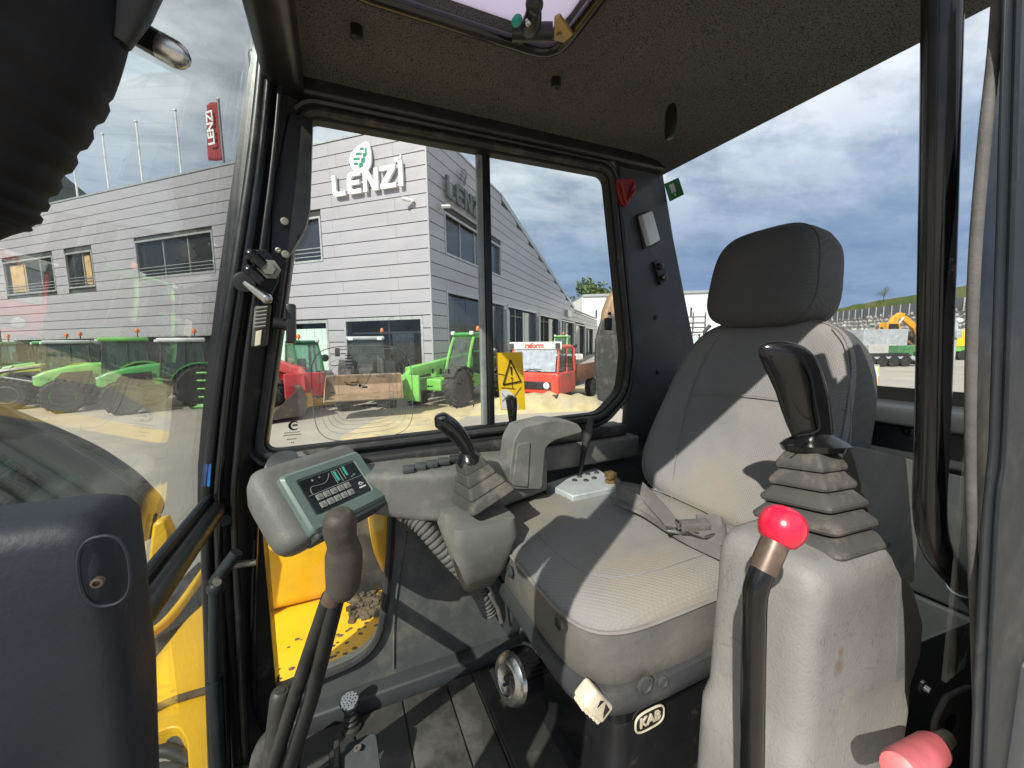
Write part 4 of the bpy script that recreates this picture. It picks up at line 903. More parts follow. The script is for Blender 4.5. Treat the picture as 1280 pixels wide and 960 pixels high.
# ------------------------------------------------------------------ monitor pod
MO = thing('monitor', 'grey monitor pod with a dark display and two rows of keys, beside the pillar', 'monitor', (-0.02, 0.9, 1.8))
mc = V(-0.02, 0.861, 1.850); ma, mt_ = 0.711, 0.712
mr = V(math.cos(ma), math.sin(ma), 0); mu = V(-math.sin(ma) * math.sin(mt_), math.cos(ma) * math.sin(mt_), math.cos(mt_)); mn = mr.cross(mu).normalized()
def mp_(x, y, z=0): return mc + mr * x + mu * y + mn * z
def mrect(x0, x1, y0, y1, z, r): return [mp_(p.x, p.y, z) for p in round_poly([V(x0, y0, 0), V(x1, y0, 0), V(x1, y1, 0), V(x0, y1, 0)], r, 5)]
mk('pod', loft([mrect(-.085, .080, -.045, .070, -.115, .035), mrect(-.112, .100, -.066, .088, -.085, .04), mrect(-.125, .108, -.072, .098, -.045, .04), mrect(-.128, .110, -.072, .100, -.020, .036), mrect(-.118, .104, -.066, .094, -.006, .03), mrect(-.10, .098, -.060, .080, -.003, .02)]), 'plastic_grey', MO, ang=60)
mk('bezel', loft([mrect(-.094, .094, -.066, .062, -.02, .010), mrect(-.094, .094, -.066, .062, .010, .010), mrect(-.090, .090, -.060, .056, .016, .010), mrect(-.073, .068, -.040, .042, .0165, .006), mrect(-.071, .066, -.038, .040, .0145, .005)], True, True), 'bezel_green', MO, ang=30)
mk('lower_lip', loft([mrect(-.088, .090, -.078, -.058, -.03, .006), mrect(-.088, .090, -.078, -.058, .006, .006), mrect(-.084, .086, -.074, -.060, .010, .005)]), 'plastic_dark', MO, ang=30)
mk('display', prism(mrect(-.069, .064, -.036, .038, .0148, .004), mn * .0012), 'screen_black', MO, smooth=False)
def mbar(x0, x1, y0, y1, z=.0162): return prism([mp_(x0, y0, z), mp_(x1, y0, z), mp_(x1, y1, z), mp_(x0, y1, z)], mn * .0008)
mk('screen_line', join(mbar(-.066, .062, .002, .0032), tube([mp_(x, y, .0165) for x, y in ((-.058, .008), (-.052, .018), (-.030, .016), (-.018, .018), (-.008, .026), (-.004, .032))], .0007, 5, smooth=4), mbar(-.058, -.057, .004, .012), mbar(-.045, -.041, .028, .032), mbar(-.028, -.025, .030, .033), mbar(.002, .0035, .006, .034), mbar(.016, .0175, .006, .034), mbar(.003, .017, .033, .0345), mbar(.024, .0255, .008, .036), mbar(.045, .050, .009, .012), mbar(.038, .043, .007, .009)), 'key_grey', MO, smooth=False)
mk('screen_bar', mbar(.006, .011, .010, .032), 'print_green', MO, smooth=False)
mk('screen_bar', mbar(.030, .035, .014, .036), 'print_green', MO, smooth=False)
for r_ in range(2):
    for k in range(5):
        x, y = -.048 + .0165 * k - .001 * r_, -.0065 - .0165 * r_
        ky_ = mk('key', prism(mrect(x - .0068, x + .0068, y - .0062, y + .0062, .016, .0015), mn * .0022), 'key_grey', MO, bevel=.0005)
        mk('key_print', join(mbar(x - .003, x + .003, y - .0028, y - .0014, .0184), mbar(x - .002 + .001 * (k % 3), x - .0008 + .001 * (k % 3), y - .002, y + .003, .0184)), 'print_grey', ky_, smooth=False)
mk('maker_mark', join(mbar(.041, .058, -.0235, -.0205), tube([mp_(.044, -.014, .0166), mp_(.048, -.011, .0166), mp_(.052, -.013, .0166), mp_(.055, -.0155, .0166)], .0013, 5), mbar(.045, .051, -.017, -.0155)), 'print_white', MO, smooth=False)
mk('shoulder', loft([[onY(u, v, y) for u, v, y in pts] for pts in ((( 332, 575, 1.0), (380, 560, 1.0), (380, 585, .98), (330, 600, .98)), ((326, 588, .95), (395, 575, .93), (400, 600, .90), (322, 620, .90)))]), 'plastic_grey', MO, bevel=.01)
mk('cover_disc', lathe(onY(354, 578, .93), (-.1, -.45, .9), [(.030, 0), (.030, .006), (.024, .009), (0, .009)], 24), 'plastic_dark', MO)
mk('neck', loft([[mp_(.07, .06, -.02), mp_(.07, -.05, -.02), mp_(.07, -.05, -.11), mp_(.07, .06, -.11)], [mp_(.14, .05, -.035), mp_(.14, -.05, -.04), mp_(.14, -.05, -.12), mp_(.14, .05, -.12)], [V(.14, .87, 1.86), V(.15, .86, 1.77), V(.15, .97, 1.77), V(.14, .98, 1.86)]]), 'plastic_grey', MO, bevel=.015)

# ------------------------------------------------------------------ travel lever, pedals, mat
TV = thing('travel_lever', 'long black lever with a brown rubber grip by the lower side window', 'lever', (-0.17, 0.9, 1.19))
ft, tp = onY(338, 985, .80), onY(425, 650, .62)
mk('rod', tube([onY(332, 990, .80), onY(372, 860, .735), onY(412, 745, .65)], .0125, 12), 'black_metal', TV)
mk('rod', tube([onY(352, 990, .79), onY(390, 870, .725), onY(421, 745, .645)], .0135, 12), 'black_metal', TV)
mk('bare_end', tube([onY(413, 752, .645), onY(424, 726, .64)], .0150, 12), 'rusty_bare', TV)
mk('grip', tube([onY(u, v, y) for u, v, y in ((428, 742, .635), (429, 733, .632), (430, 712, .628), (430, 692, .625), (429, 681, .622), (427, 674, .62), (425, 662, .618), (424, 648, .615), (423, 640, .614), (423, 637, .613))], [.018, .0245, .0268, .0268, .0225, .0218, .0238, .0230, .016, .005], 20, smooth=4), 'rubber_brown', TV, ang=60)
T2 = thing('floor_lever_stub', 'short dark lever stub with a worn boot at the bottom left beside the pillar', 'lever', onY(340, 975, .90))
mk('stub', tube([onY(338, 990, .88), onY(345, 930, .88), onY(350, 870, .88), onY(351, 862, .88)], [.026, .022, .019, .008], 14, smooth=4), 'dirty_steel', T2)
mk('stub_boot', tube([onY(325, 1000, .90), onY(332, 940, .90), onY(340, 915, .90)], [.03, .026, .012], 12, smooth=4), 'rubber', T2)
PD = thing('foot_pedal', 'small grey-blue metal foot pedal at the bottom edge on the floor', 'pedal', onZ(452, 950, 1.26))
pf = [onZ(u, v, zz) for u, v, zz in ((431, 930, 1.30), (470, 914, 1.305), (478, 975, 1.26), (430, 985, 1.255))]
mk('plate', prism(round_poly(pf, .012, 4), (0, 0, -.006)), 'frame_grey_blue', PD, bevel=.0015)
mk('hole_rim', lathe(onZ(447, 936, 1.299), (0, .15, 1), [(.008, 0), (.008, .003), (.004, .003), (.004, 0), (0, 0)], 12), 'zinc', PD)
mk('hinge', join(rbox(*(lambda a: (a.x - .006, a.x + .006, a.y - .03, a.y + .03, 1.19, 1.26))(onZ(422, 955, 1.23)), .003), tube([onZ(385, 965, 1.22), onZ(412, 950, 1.225)], .012, 8)), 'dirty_steel', PD)
PB = thing('pedal_button', 'round knurled metal foot button on a short threaded stem, on the floor behind the pedal', 'button', onZ(446, 915, 1.19))
b0 = onZ(440, 912, 1.192); b1 = b0 + V(-.002, .004, .082)
mk('stem', lathe(b0, b1 - b0, [(.026, 0), (.024, .012), (.017, .016), (.018, .024), (.014, .028), (.017, .036), (.012, .042), (.015, .052), (.011, .060), (.011, .07)], 16), 'dirty_steel', PB, ang=25)
mk('button_head', lathe(b1 - V(0, 0, .012), (0.02, -.25, 1), [(.014, 0), (.0225, .003), (.0225, .010), (.020, .0125), (0, .0125)], 24), 'chrome', PB)
bh = b1
for k in range(22):
    a = k * 2.4; rr = .0185 * math.sqrt((k + .5) / 22)
    q_ = b1 + V(rr * math.cos(a), rr * math.sin(a), .0008 + .25 * rr * math.sin(a))
    if k == 0: kn = []
    kn.append(ball(q_, .0017, 6, 4))
mk('knurling', join(*kn), 'dirty_steel', PB)['kind'] = 'stuff'
MATT = thing('floor_mat', 'black ribbed rubber floor mat scuffed with grey dust in front of the seat', 'mat', (0.1, 0.7, 1.19))
x = -0.25
i = 0
while x < 0.46:
    wd = 0.074 if x > .12 else .12
    z1_ = 1.2005 + .0008 * (i % 2)
    if wd > .1: mk('mat_strip', rbox(x, x + wd - .003, .15, .995, 1.186, z1_ - .004, .003), 'floor_mat', MATT)
    else: mk('mat_strip', rbox(x, x + wd - .0035, .15, .995, 1.188, z1_, .0015), 'floor_mat', MATT)
    x += wd; i += 1
mk('mat_edge', rbox(.462, .50, .15, .99, 1.186, 1.207, .006), 'rubber', MATT)
mk('mat_edge', rbox(.350, .366, .16, .992, 1.199, 1.2065, .003), 'rubber', MATT)

# ------------------------------------------------------------------ stickers and the red hammer
WS = thing('warning_sticker', 'yellow and white warning sticker with a black triangle on the side window by the divider', 'sticker', onY(638, 475, 1.06))
ws = [onY(u, v, 1.0600) for u, v in ((620, 441), (653, 440), (657, 512), (626, 513))]
def wp(a, b, dz=0): return lerp(lerp(ws[0], ws[1], a), lerp(ws[3], ws[2], a), b) + V(0, -dz, 0)
mk('backing', prism(ws, (0, .0012, 0)), 'sticker_yellow', WS, smooth=False)
mk('white_field', prism([wp(.04, .66, .0006), wp(.30, .63, .0006), wp(.52, .72, .0006), wp(.72, .92, .0006), wp(.72, .985, .0006), wp(.04, .985, .0006)], (0, .001, 0)), 'sticker_white', WS, smooth=False)
tri = [wp(.50, .13, .002), wp(.86, .50, .002), wp(.16, .55, .002)]
mk('hazard_triangle', join(tube([tri[0], tri[1]], .0022, 6), tube([tri[1], tri[2]], .0022, 6), tube([tri[2], tri[0]], .0022, 6), tube([wp(.51, .24, .002), wp(.51, .38, .002)], [.003, .0016], 6), ball(wp(.51, .44, .002), .0028, 8, 6)), 'print_black', WS)
mk('figure_lines', join(*[tube([wp(*a, .0015), wp(*b, .0015)], .0009, 4) for a, b in (((.0, .36), (.24, .38)), ((.52, .47), (.52, .62)), ((.08, .60), (.62, .63)), ((.86, .60), (.30, .90)), ((.08, .84), (.36, .72)), ((.2, .78), (.46, .93)), ((.1, .70), (.3, .86)))]), 'print_black', WS, smooth=False)
GS = thing('exit_sticker', 'small green sticker with a white mark at the upper corner of the rear window', 'sticker', onX(843, 237, 1.05))
def gx(v): return q0.x + (q1.x - q0.x) * 0 
gsp = [onX(u, v, 1.052) for u, v in ((830, 230), (848, 222), (855, 243), (837, 252))]
def gp_(a, b): return lerp(lerp(gsp[0], gsp[1], a), lerp(gsp[3], gsp[2], a), b)
mk('backing', prism(gsp, (.001, 0, 0)), 'sticker_green', GS, smooth=False)
mk('white_mark', join(prism([gp_(.32, .18) - V(.0006, 0, 0), gp_(.62, .18) - V(.0006, 0, 0), gp_(.62, .66) - V(.0006, 0, 0), gp_(.32, .66) - V(.0006, 0, 0)], (-.0008, 0, 0)), ball(gp_(.5, .78) - V(.001, 0, 0), .004, 8, 6, (.3, 1, 1.2))), 'sticker_white', GS, smooth=False)
RH = thing('emergency_hammer', 'dull red plastic hammer clipped at the top of the rear pillar', 'hammer', onY(782, 240, 1.0))
mk('hammer_head', prism(round_poly([onY(u, v, 1.005) for u, v in ((770, 224), (794, 223), (795, 238), (784, 258), (778, 256), (772, 240))], .006, 3), (0, .025, 0)), 'red_plastic', RH, bevel=.003)
mk('hammer_clip', join(tube([onY(776, 228, 1.0), onY(783, 255, 1.0)], .004, 6), tube([onY(793, 228, 1.0), onY(783, 255, 1.0)], .004, 6), tube([onY(794, 238, .995), onY(788, 246, .995)], .005, 6)), 'red_plastic', RH)
#OUTSIDE

# ================================================================== the rest of this machine, outside the glass
EX = CAB
mk('deck_plate', rbox(-.30, .7, 1.13, 2.05, 1.10, 1.20, .02), 'paint_yellow', EX)
mk('side_box', rbox(-.34, -.015, 1.52, 2.05, 1.20, 1.62, .05, 4), 'paint_yellow', EX)
mk('side_box', loft([round_poly([V(x0, y0, z), V(.62, y0, z), V(.62, 2.0, z), V(x0, 2.0, z)], .03, 4) for z, x0, y0 in ((1.33, .14, 1.40), (1.36, .10, 1.34), (1.45, .075, 1.31), (1.68, .06, 1.31))]), 'paint_yellow', EX, ang=50)
mk('service_recess', rbox(-.012, .40, 1.50, 1.95, 1.2, 1.6, .01), 'dirty_steel', EX)
gv = []
for k in range(260):
    gv.append(ball(V(random.uniform(-.01, .3), random.uniform(1.36, 1.5), 1.204 + random.random() * .02 * random.random()), random.uniform(.006, .018), 5, 3, (1, 1, .5)))
mk('dirt_clods', join(*gv), 'dirt_brown', EX, smooth=False)['kind'] = 'stuff'
gv = []
for k in range(90):
    gv.append(ball(V(random.uniform(-.35, .12), random.uniform(1.14, 1.36), 1.2005), random.uniform(.002, .008), 5, 3, (1.4, 1, .35)))
mk('mud_spots', join(*gv), 'dirt_brown', EX, smooth=False)['kind'] = 'stuff'
yp = [onZ(u, v, 0.98) for u, v in ((170, 850), (200, 815), (232, 775), (268, 742), (290, 760), (292, 1000), (238, 1000), (234, 925), (220, 905), (172, 925))]
mk('front_deck', prism(round_poly(yp, .03, 3), (0, 0, -.09)), 'paint_yellow', EX, bevel=.012)
mk('deck_rib', tube([onZ(u, v, .985) for u, v in ((176, 800), (215, 770), (262, 705))], .02, 10, smooth=4), 'paint_yellow', EX)
mk('deck_rib', tube([onZ(u, v, .99) for u, v in ((172, 900), (210, 878), (268, 860))], .012, 8, smooth=4), 'dirt_brown', EX)
mk('side_fin', prism([onY(u, v, 1.34) for u, v in ((190, 655), (205, 650), (213, 668), (200, 760), (176, 770))], (0, .05, 0)), 'paint_yellow', EX, bevel=.008)
mk('swing_post', prism(round_poly([onZ(u, v, .9) for u, v in ((185, 765), (250, 700), (266, 720), (262, 760), (190, 800))], .04, 3), (0, 0, -.3)), 'dirty_steel', EX, bevel=.01)
for k, (pts, r_) in enumerate((((160, 940, 200, 920, 240, 930), .02), ((160, 960, 205, 938, 240, 952), .018), ((160, 985, 200, 962, 245, 975), .018))):
    pp = [onZ(pts[i], pts[i + 1], .93) for i in (0, 2, 4)]
    mk('hydraulic_hose', tube(pp, r_, 10, smooth=5), 'hose_black', EX)
BO = thing('digger_boom', 'dark dirty digger boom with hydraulic hoses rising beyond the windscreen at the far left', 'boom', onY(160, 680, 1.9))
mk('boom_arm', prism(round_poly([onY(u, v, 1.75) for u, v in ((-120, 515), (-10, 556), (60, 585), (120, 622), (168, 668), (150, 700), (-140, 690))], .05, 4), (0, .32, 0)), 'dirty_steel', BO, bevel=.02)
for k, (pts, r_) in enumerate(((((-80, 478), (0, 528), (70, 570), (130, 606), (172, 640), (192, 668)), .040), (((-80, 520), (0, 560), (60, 596), (110, 630), (140, 660)), .030), (((-80, 560), (0, 590), (50, 622), (90, 660)), .026), (((-80, 600), (0, 622), (40, 660)), .026))):
    mk('hydraulic_hose', tube([onY(u, v, 1.66 - .02 * k) for u, v in pts], r_, 12, smooth=5), 'hose_black', BO)

# ================================================================== yard, hills
me = mk('ground', ([V(-3000, -3000, 0), V(3000, -3000, 0), V(3000, 3000, 0), V(-3000, 3000, 0)], [(0, 1, 2, 3)]), 'asphalt', smooth=False); struct(me)
sd = [onZ(u, v, .004) for u, v in ((420, 548), (470, 525), (530, 508), (592, 497), (640, 489), (700, 484), (748, 482), (760, 489), (700, 494), (640, 502), (585, 520), (540, 542), (470, 568))]
struct(mk('sawdust_patch', prism(round_poly(sd, .4, 4), (0, 0, -.003)), 'sawdust', smooth=False))
hv = []; hf = []
NA = 90
for i in range(NA + 1):
    az = R(-85 + 175 * i / NA)
    t = i / NA
    hgt = 520 * math.exp(-((t - .20) / .13) ** 2) + 62 + 26 * noise.noise(V(t * 9, 1.3, 0)) + 9 * noise.noise(V(t * 40, 4, 0)) + 4 * noise.noise(V(t * 130, 4, 0))
    if t > .62: hgt *= max(.12, 1 - (t - .62) * 4.2)
    for k, (d, f) in enumerate(((520, 0.0), (560, .35), (610, .7), (660, 1.0), (800, .7))):
        hv.append(V(math.sin(az) * d, math.cos(az) * d, hgt * f - (2 if f == 0 else 0)))
for i in range(NA):
    for k in range(4): hf.append((i * 5 + k, i * 5 + 5 + k, i * 5 + 6 + k, i * 5 + 1 + k))
struct(mk('hills', (hv, hf), 'forest'))

# ================================================================== the dealership building
K = V(3.367, 14.908, 0)
TL, NL = V(-.731, .682, 0).normalized(), V(-.682, -.731, 0).normalized()
TR, NR = V(.682, .731, 0).normalized(), V(.731, -.682, 0).normalized()
BD = thing('dealership_building', 'large corner building clad in pale grey horizontal panels across the yard', 'building', K)
def fp(side, s, z, o=0.0):
    T, N_ = (TL, NL) if side == 'L' else (TR, NR)
    return K + T * s + N_ * o + V(0, 0, z)
def fbox(side, s0, s1, z0, z1, o0, o1):
    T, N_ = (TL, NL) if side == 'L' else (TR, NR)
    vs = [K + T * s + N_ * o + V(0, 0, z) for s in (s0, s1) for o in (o0, o1) for z in (z0, z1)]
    return vs, box(0, 1, 0, 1, 0, 1)[1]
def cells(s0, s1, z0, z1, holes):
    S = sorted({s0, s1, *[h[0] for h in holes], *[h[1] for h in holes]}); Z = sorted({z0, z1, *[h[2] for h in holes], *[h[3] for h in holes]})
    o = []
    for i in range(len(S) - 1):
        for j in range(len(Z) - 1):
            a, b = (S[i] + S[i + 1]) / 2, (Z[j] + Z[j + 1]) / 2
            if s0 < a < s1 and z0 < b < z1 and not any(h[0] < a < h[1] and h[2] < b < h[3] for h in holes): o.append((S[i], S[i + 1], Z[j], Z[j + 1]))
    return o
ROW = 0.488; Z0 = 10.0 - ROW * 20
HL = [(5.05, 8.2, 5.58, 7.22), (11.35, 16.8, 5.56, 7.30), (20.6, 22.95, 5.46, 7.22), (24.3, 29.5, 5.40, 7.22)]
DL_ = [(0.48, 4.0, 0, 3.02), (5.03, 8.4, 0, 3.0), (10.5, 29.5, 0, 2.6)]
HR = [(1.26, 7.45, 5.70, 7.20)]
DR_ = [(1.27, 7.95, 0, 4.12), (8.6, 14.8, 0, 4.10), (15.75, 22.4, 0, 4.02), (23.7, 29.8, 0, 3.95), (31.2, 37.8, 0, 3.85), (39.2, 46.4, 0, 3.68)]
mk('wall_core', join(*[fbox('L', *c[:2], *c[2:], -.35, -.05) for c in cells(0.06, 31.0, 0, 9.95, HL + DL_)],
   *[fbox('R', *c[:2], *c[2:], -.35, -.05) for c in cells(0.40, 7.75, 0, 9.95, HR + DR_)], *[fbox('R', *c[:2], *c[2:], -.35, -.05) for c in cells(7.751, 52, 0, 5.25, DR_)],
   prism([fp('R', 7.752, 9.95, -.05), fp('R', 30.6, 5.66, -.05), fp('R', 32, 5.251, -.05), fp('R', 7.752, 5.251, -.05)], NR * -.3)), 'joint_dark', BD, smooth=False)
mk('roof', join(prism([fp('L', 0.4, 9.6, -.4), fp('L', 31, 9.6, -.4), fp('L', 31, 9.6, -.4) + TR * 7.2, fp('L', .4, 9.6, -.4) + TR * 7.2], (0, 0, .2)), prism([fp('R', 7, 5.0, -.4), fp('R', 52, 5.0, -.4), fp('R', 52, 5.0, -30), fp('R', 7, 5.0, -30)], (0, 0, .15))), 'clad_trim', BD, smooth=False)
# inside of the showroom and workshop bays
mk('inner_wall', join(fbox('L', .4, 31, .01, 9.5, -9.2, -9), fbox('R', .4, 52, .01, 4.9, -7.2, -7), fbox('L', 9.0, 9.2, .01, 9.5, -9, -.4), fbox('L', .4, 31, 3.6, 3.75, -8.9, -.4)), 'interior_dark', BD, smooth=False)
# panels: each its own object, sharing one unit mesh
pm = bpy.data.meshes.new('panel'); g = box(-.5, .5, -.5, .5, -.5, .5); pm.from_pydata([tuple(v) for v in g[0]], [], g[1]); pm.materials.append(MATS['clad'])
pcount = 0; spare = []
def panel(side, s0, s1, z0, z1):
    global pcount
    if pcount < 298 and (s1 - s0) > 0.25:
        o = bpy.data.objects.new('panel', pm); COL.objects.link(o); o.parent = BD
        T, N_ = (TL, NL) if side == 'L' else (TR, NR)
        c = fp(side, (s0 + s1) / 2, (z0 + z1) / 2, random.uniform(-.001, .001))
        o.location = c - BD.location; o.rotation_euler = (0, 0, math.atan2(T.y, T.x)); o.scale = (s1 - s0 - .006, .05, z1 - z0 - .034)
        pcount += 1
    else:
        spare.append(fbox(side, s0 + .003, s1 - .003, z0 + .017, z1 - .017, -.025, .025))
def split(a, b, holes, z, step, off):
    iv = [(a, b)]
    for h in holes:
        if h[2] - .14 < z < h[3] + .14:
            nv = []
            for x, y in iv:
                if h[1] + .1 <= x or h[0] - .1 >= y: nv.append((x, y))
                else:
                    if h[0] - .1 > x: nv.append((x, h[0] - .1))
                    if h[1] + .1 < y: nv.append((h[1] + .1, y))
            iv = nv
    o = []
    for x, y in iv:
        cuts = [x] + [c for c in [off + step * k for k in range(-2, 40)] if x + .3 < c < y - .3] + [y]
        o += list(zip(cuts[:-1], cuts[1:]))
    return o
jobs = []
for r_ in range(20):
    z0, z1 = Z0 + ROW * r_, Z0 + ROW * (r_ + 1); zc = (z0 + z1) / 2
    for s0, s1 in split(0.03, 31.0, HL + DL_, zc, 2.62, 1.75 if r_ % 2 else 1.40): jobs.append((s0, 'L', s0, s1, z0, z1))
    smax = 7.75 + max(0, (10 - z1)) / (10 - 5.66) * 22.9
    if z1 < 5.45: smax = 52
    for s0, s1 in split(0.03, smax, HR + DR_, zc, 3.1, 1.20): jobs.append((s0 + 4, 'R', s0, s1, z0, z1))
jobs.sort(key=lambda j: j[0])
for j in jobs: panel(*j[1:])
mk('far_panels', join(*spare), 'clad', BD, smooth=False)['kind'] = 'stuff'
mk('corner_trim', join(fbox('L', -.03, .03, Z0, 10.0, -.03, .035)), 'clad', BD, smooth=False)
mk('parapet_cap', join(fbox('L', -.04, 31.1, 10.0, 10.08, -.4, .06)), 'clad_trim', BD, smooth=False)
mk('parapet_cap', join(fbox('R', .45, 7.75, 10.001, 10.081, -.4, .06)), 'clad_trim', BD, smooth=False)
mk('sloping_cap', prism([fp('R', 7.75, 10.08, .07), fp('R', 30.7, 5.78, .07), fp('R', 30.2, 5.55, .07), fp('R', 7.75, 9.78, .07)], NR * -.45), 'clad_trim', BD, smooth=False)
mk('low_roof_cap', join(fbox('R', 30.2, 52, 5.46, 5.56, -.4, .06)), 'clad_trim', BD, smooth=False)
def window(side, h, mull, rail=True, curtain=None):
    s0, s1, z0, z1 = h
    b = .08
    f = mk('window', join(fbox(side, s0 - b, s1 + b, z1, z1 + b, -.3, .04), fbox(side, s0 - b, s1 + b, z0 - b, z0, -.3, .05), fbox(side, s0 - b, s0, z0 + .001, z1 - .001, -.3, .04), fbox(side, s1, s1 + b, z0 + .001, z1 - .001, -.3, .04), *[fbox(side, s0 + (s1 - s0) * m - .025, s0 + (s1 - s0) * m + .025, z0, z1, -.2, -.1) for m in mull]), 'alu', BD, smooth=False)
    mk('pane', fbox(side, s0, s1, z0, z1, -.17, -.15), 'win_dark', f, smooth=False)
    if curtain: mk('blind', fbox(side, s0 + (s1 - s0) * curtain[0], s0 + (s1 - s0) * curtain[1], z0 + .1, z1 - .1, -.145, -.14), 'win_curtain', f, smooth=False)
    if rail: mk('railing', join(*[fbox(side, s0, s1, z0 + .16 + .16 * k, z0 + .185 + .16 * k, -.06, -.03) for k in range(3)]), 'alu', f, smooth=False)
window('L', HL[0], (.5,), True, (.52, .98)); window('L', HL[1], (.33, .66)); window('L', HL[2], (.45,), True, (.2, .42)); window('L', HL[3], (.3, .65), True, (.62, .95))
window('R', HR[0], (.25, .5, .75), False)
def bay(side, h, name, m, mull=()):
    s0, s1, z0, z1 = h
    f = mk('door_frame', join(fbox(side, s0 - .1, s1 + .1, z1, z1 + .12, -.3, .045), fbox(side, s0 - .1, s0, z0, z1 - .001, -.3, .04), fbox(side, s1, s1 + .1, z0, z1 - .001, -.3, .04)), 'alu', BD, smooth=False)
    return f
f = bay('L', DL_[0], 'x', 0)
mk('door_leaf', join(fbox('L', 1.0, 2.0, 0, 2.5, -.32, -.28), fbox('L', 2.1, 2.16, 0, 3.0, -.34, -.26), fbox('L', .5, 4.0, 2.5, 2.58, -.34, -.26)), 'win_dark', f, smooth=False)
f = bay('L', DL_[1], 'x', 0)
for k in range(8): mk('door_slat', fbox('L', 5.04 + .42 * k, 5.445 + .42 * k, .02, 2.78, -.24, -.16), 'door_mint', f, smooth=False)
f = bay('L', DL_[2], 'x', 0)
mk('shop_glass', fbox('L', 10.5, 29.5, .02, 2.6, -.25, -.22), 'win_dark', f, smooth=False)
for k, h in enumerate(DR_):
    f = bay('R', h, 'x', 0)
    s0, s1 = h[0], h[1]
    mk('bay_glass', join(fbox('R', s0 + (.6 if k else 0) * (s1 - s0), s1, 0, h[3], -.30, -.26), *[fbox('R', s0 + (s1 - s0) * q, s0 + (s1 - s0) * q + .08, 0, h[3], -.34, -.25) for q in (.33, .66)]), 'win_dark', f, smooth=False)
    mk('stored_goods', join(*[fbox('R', s0 + random.uniform(.3, s1 - s0 - 1.5), s1 - random.uniform(.2, 1), 0, random.uniform(.8, 2.2), -3.5 - q, -2.5 - q) for q in (0, 1.5)]), 'paint_grey', f, smooth=False)
for k in range(5):
    s = (8.0, 15.0, 22.6, 30.0, 38.0)[k]
    mk('column', fbox('R', s + .05, s + .52, 0, 3.9, .03, .14), 'clad', BD, smooth=False)
mk('wall_unit', fbox('R', 25.5, 27.5, 4.45, 5.1, .03, .3), 'clad_trim', BD, smooth=False)
# raised lettering
LET = {'L': [(0, 1), (.22, 1), (.22, .30), (.31, .2), (.78, .2), (.78, 0), (.2, 0), (.06, .06), (0, .2)],
       'E': [(.2, 1), (.8, 1), (.8, .8), (.32, .8), (.24, .72), (.24, .6), (.72, .6), (.72, .41), (.24, .41), (.24, .28), (.32, .2), (.8, .2), (.8, 0), (.2, 0), (.06, .06), (0, .2), (0, .8), (.06, .94)],
       'N': [(0, 0), (0, 1), (.28, 1), (.64, .36), (.64, 1), (.86, 1), (.86, 0), (.58, 0), (.22, .64), (.22, 0)],
       'Z': [(0, 1), (.84, 1), (.84, .8), (.35, .2), (.86, .2), (.86, 0), (0, 0), (0, .2), (.49, .8), (0, .8)],
       'I': [(0, 0), (0, 1), (.22, 1), (.22, 0)]}
def sign(side, s_left, dirn, zb, hgt, wid, m, leafm, label):
    T, N_ = (TL, NL) if side == 'L' else (TR, NR)
    ex = T * dirn
    S = thing('company_sign', label, 'sign', fp(side, s_left + dirn * wid / 2, zb, .03))
    lay = [('L', 0), ('E', .92), ('N', 1.86), ('Z', 2.84), ('I', 3.86)]
    k = wid / 4.08
    o0 = fp(side, s_left, zb, .10)
    for ch, x in lay:
        mk('letter', prism([o0 + ex * ((x + a) * k) + V(0, 0, b * hgt * (1.12 if ch == 'I' and b == 1 else 1)) for a, b in LET[ch]], N_ * .10), m, S, smooth=False)
    # leaf emblem: pointed oval with a herring-bone of bars
    c = fp(side, s_left + dirn * (wid * .45), zb + hgt * 1.60, .10)
    ax = (ex * .52 + V(0, 0, .86)).normalized(); bx = (ex * .86 - V(0, 0, .52)).normalized()
    lf = []
    for i in range(24):
        t = i / 24 * 2 * math.pi
        yy_ = math.cos(t); ww = .44 * abs(math.sin(t)) ** 1.15 * (1.15 - .45 * yy_) * math.copysign(1, math.sin(t))
        lf.append(c + ax * (.60 * yy_) * hgt / .84 + bx * ww * hgt / .84)
    if leafm:
        mk('leaf_plate', prism(lf, N_ * .08), m, S, smooth=False)
    bars = []
    zv = V(0, 0, 1); lft = (-ex + zv * .12).normalized()
    for i in range(4):
        sp_ = c + N_ * .083 + ax * (-.30 + .19 * i)
        wl_ = (.20, .30, .28, .17)[i]; wr_ = (.20, .33, .36, .30)[i]
        bars.append(prism([sp_ - ex * .02, sp_ + lft * wl_ - ex * .02, sp_ + lft * wl_ * .96 - ex * .02 + zv * .085, sp_ - ex * .02 + zv * .085], N_ * .012))
        q_ = sp_ + ex * .03 + zv * .05
        bars.append(prism([q_, q_ + ex * .085, q_ + ex * .085 - zv * (wr_ - .05), q_ - zv * wr_], N_ * .012))
    for b in bars: mk('leaf_bar', b, leafm or m, S, smooth=False)
    mk('small_letters', text_geo('srl', .30, .03, fp(side, s_left + dirn * (wid * .925), zb + hgt * 1.26, .08), ex, V(0, 0, 1), bold=.012), m, S, smooth=False)
sign('L', 4.12, -1, 7.86, .80, 3.22, 'sign_white', 'sign_green', 'white raised company lettering with a green leaf emblem on the sunlit facade')
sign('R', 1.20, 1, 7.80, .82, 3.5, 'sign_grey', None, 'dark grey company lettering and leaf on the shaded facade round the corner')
for side, s in (('L', .55), ('R', .75)):
    c = thing('security_camera', 'white security camera on the ' + ('sunlit facade just left of the building corner' if side == 'L' else 'shaded facade just right of the building corner'), 'camera', fp(side, s, 7.35), 'security cameras at the corner')
    mk('arm', tube([fp(side, s, 7.15, .02), fp(side, s, 7.25, .2)], .03, 6), 'alu', c); mk('camera_body', tube([fp(side, s, 7.3, .1) , fp(side, s + .3, 7.36, .35)], .07, 8), 'paint_white', c)
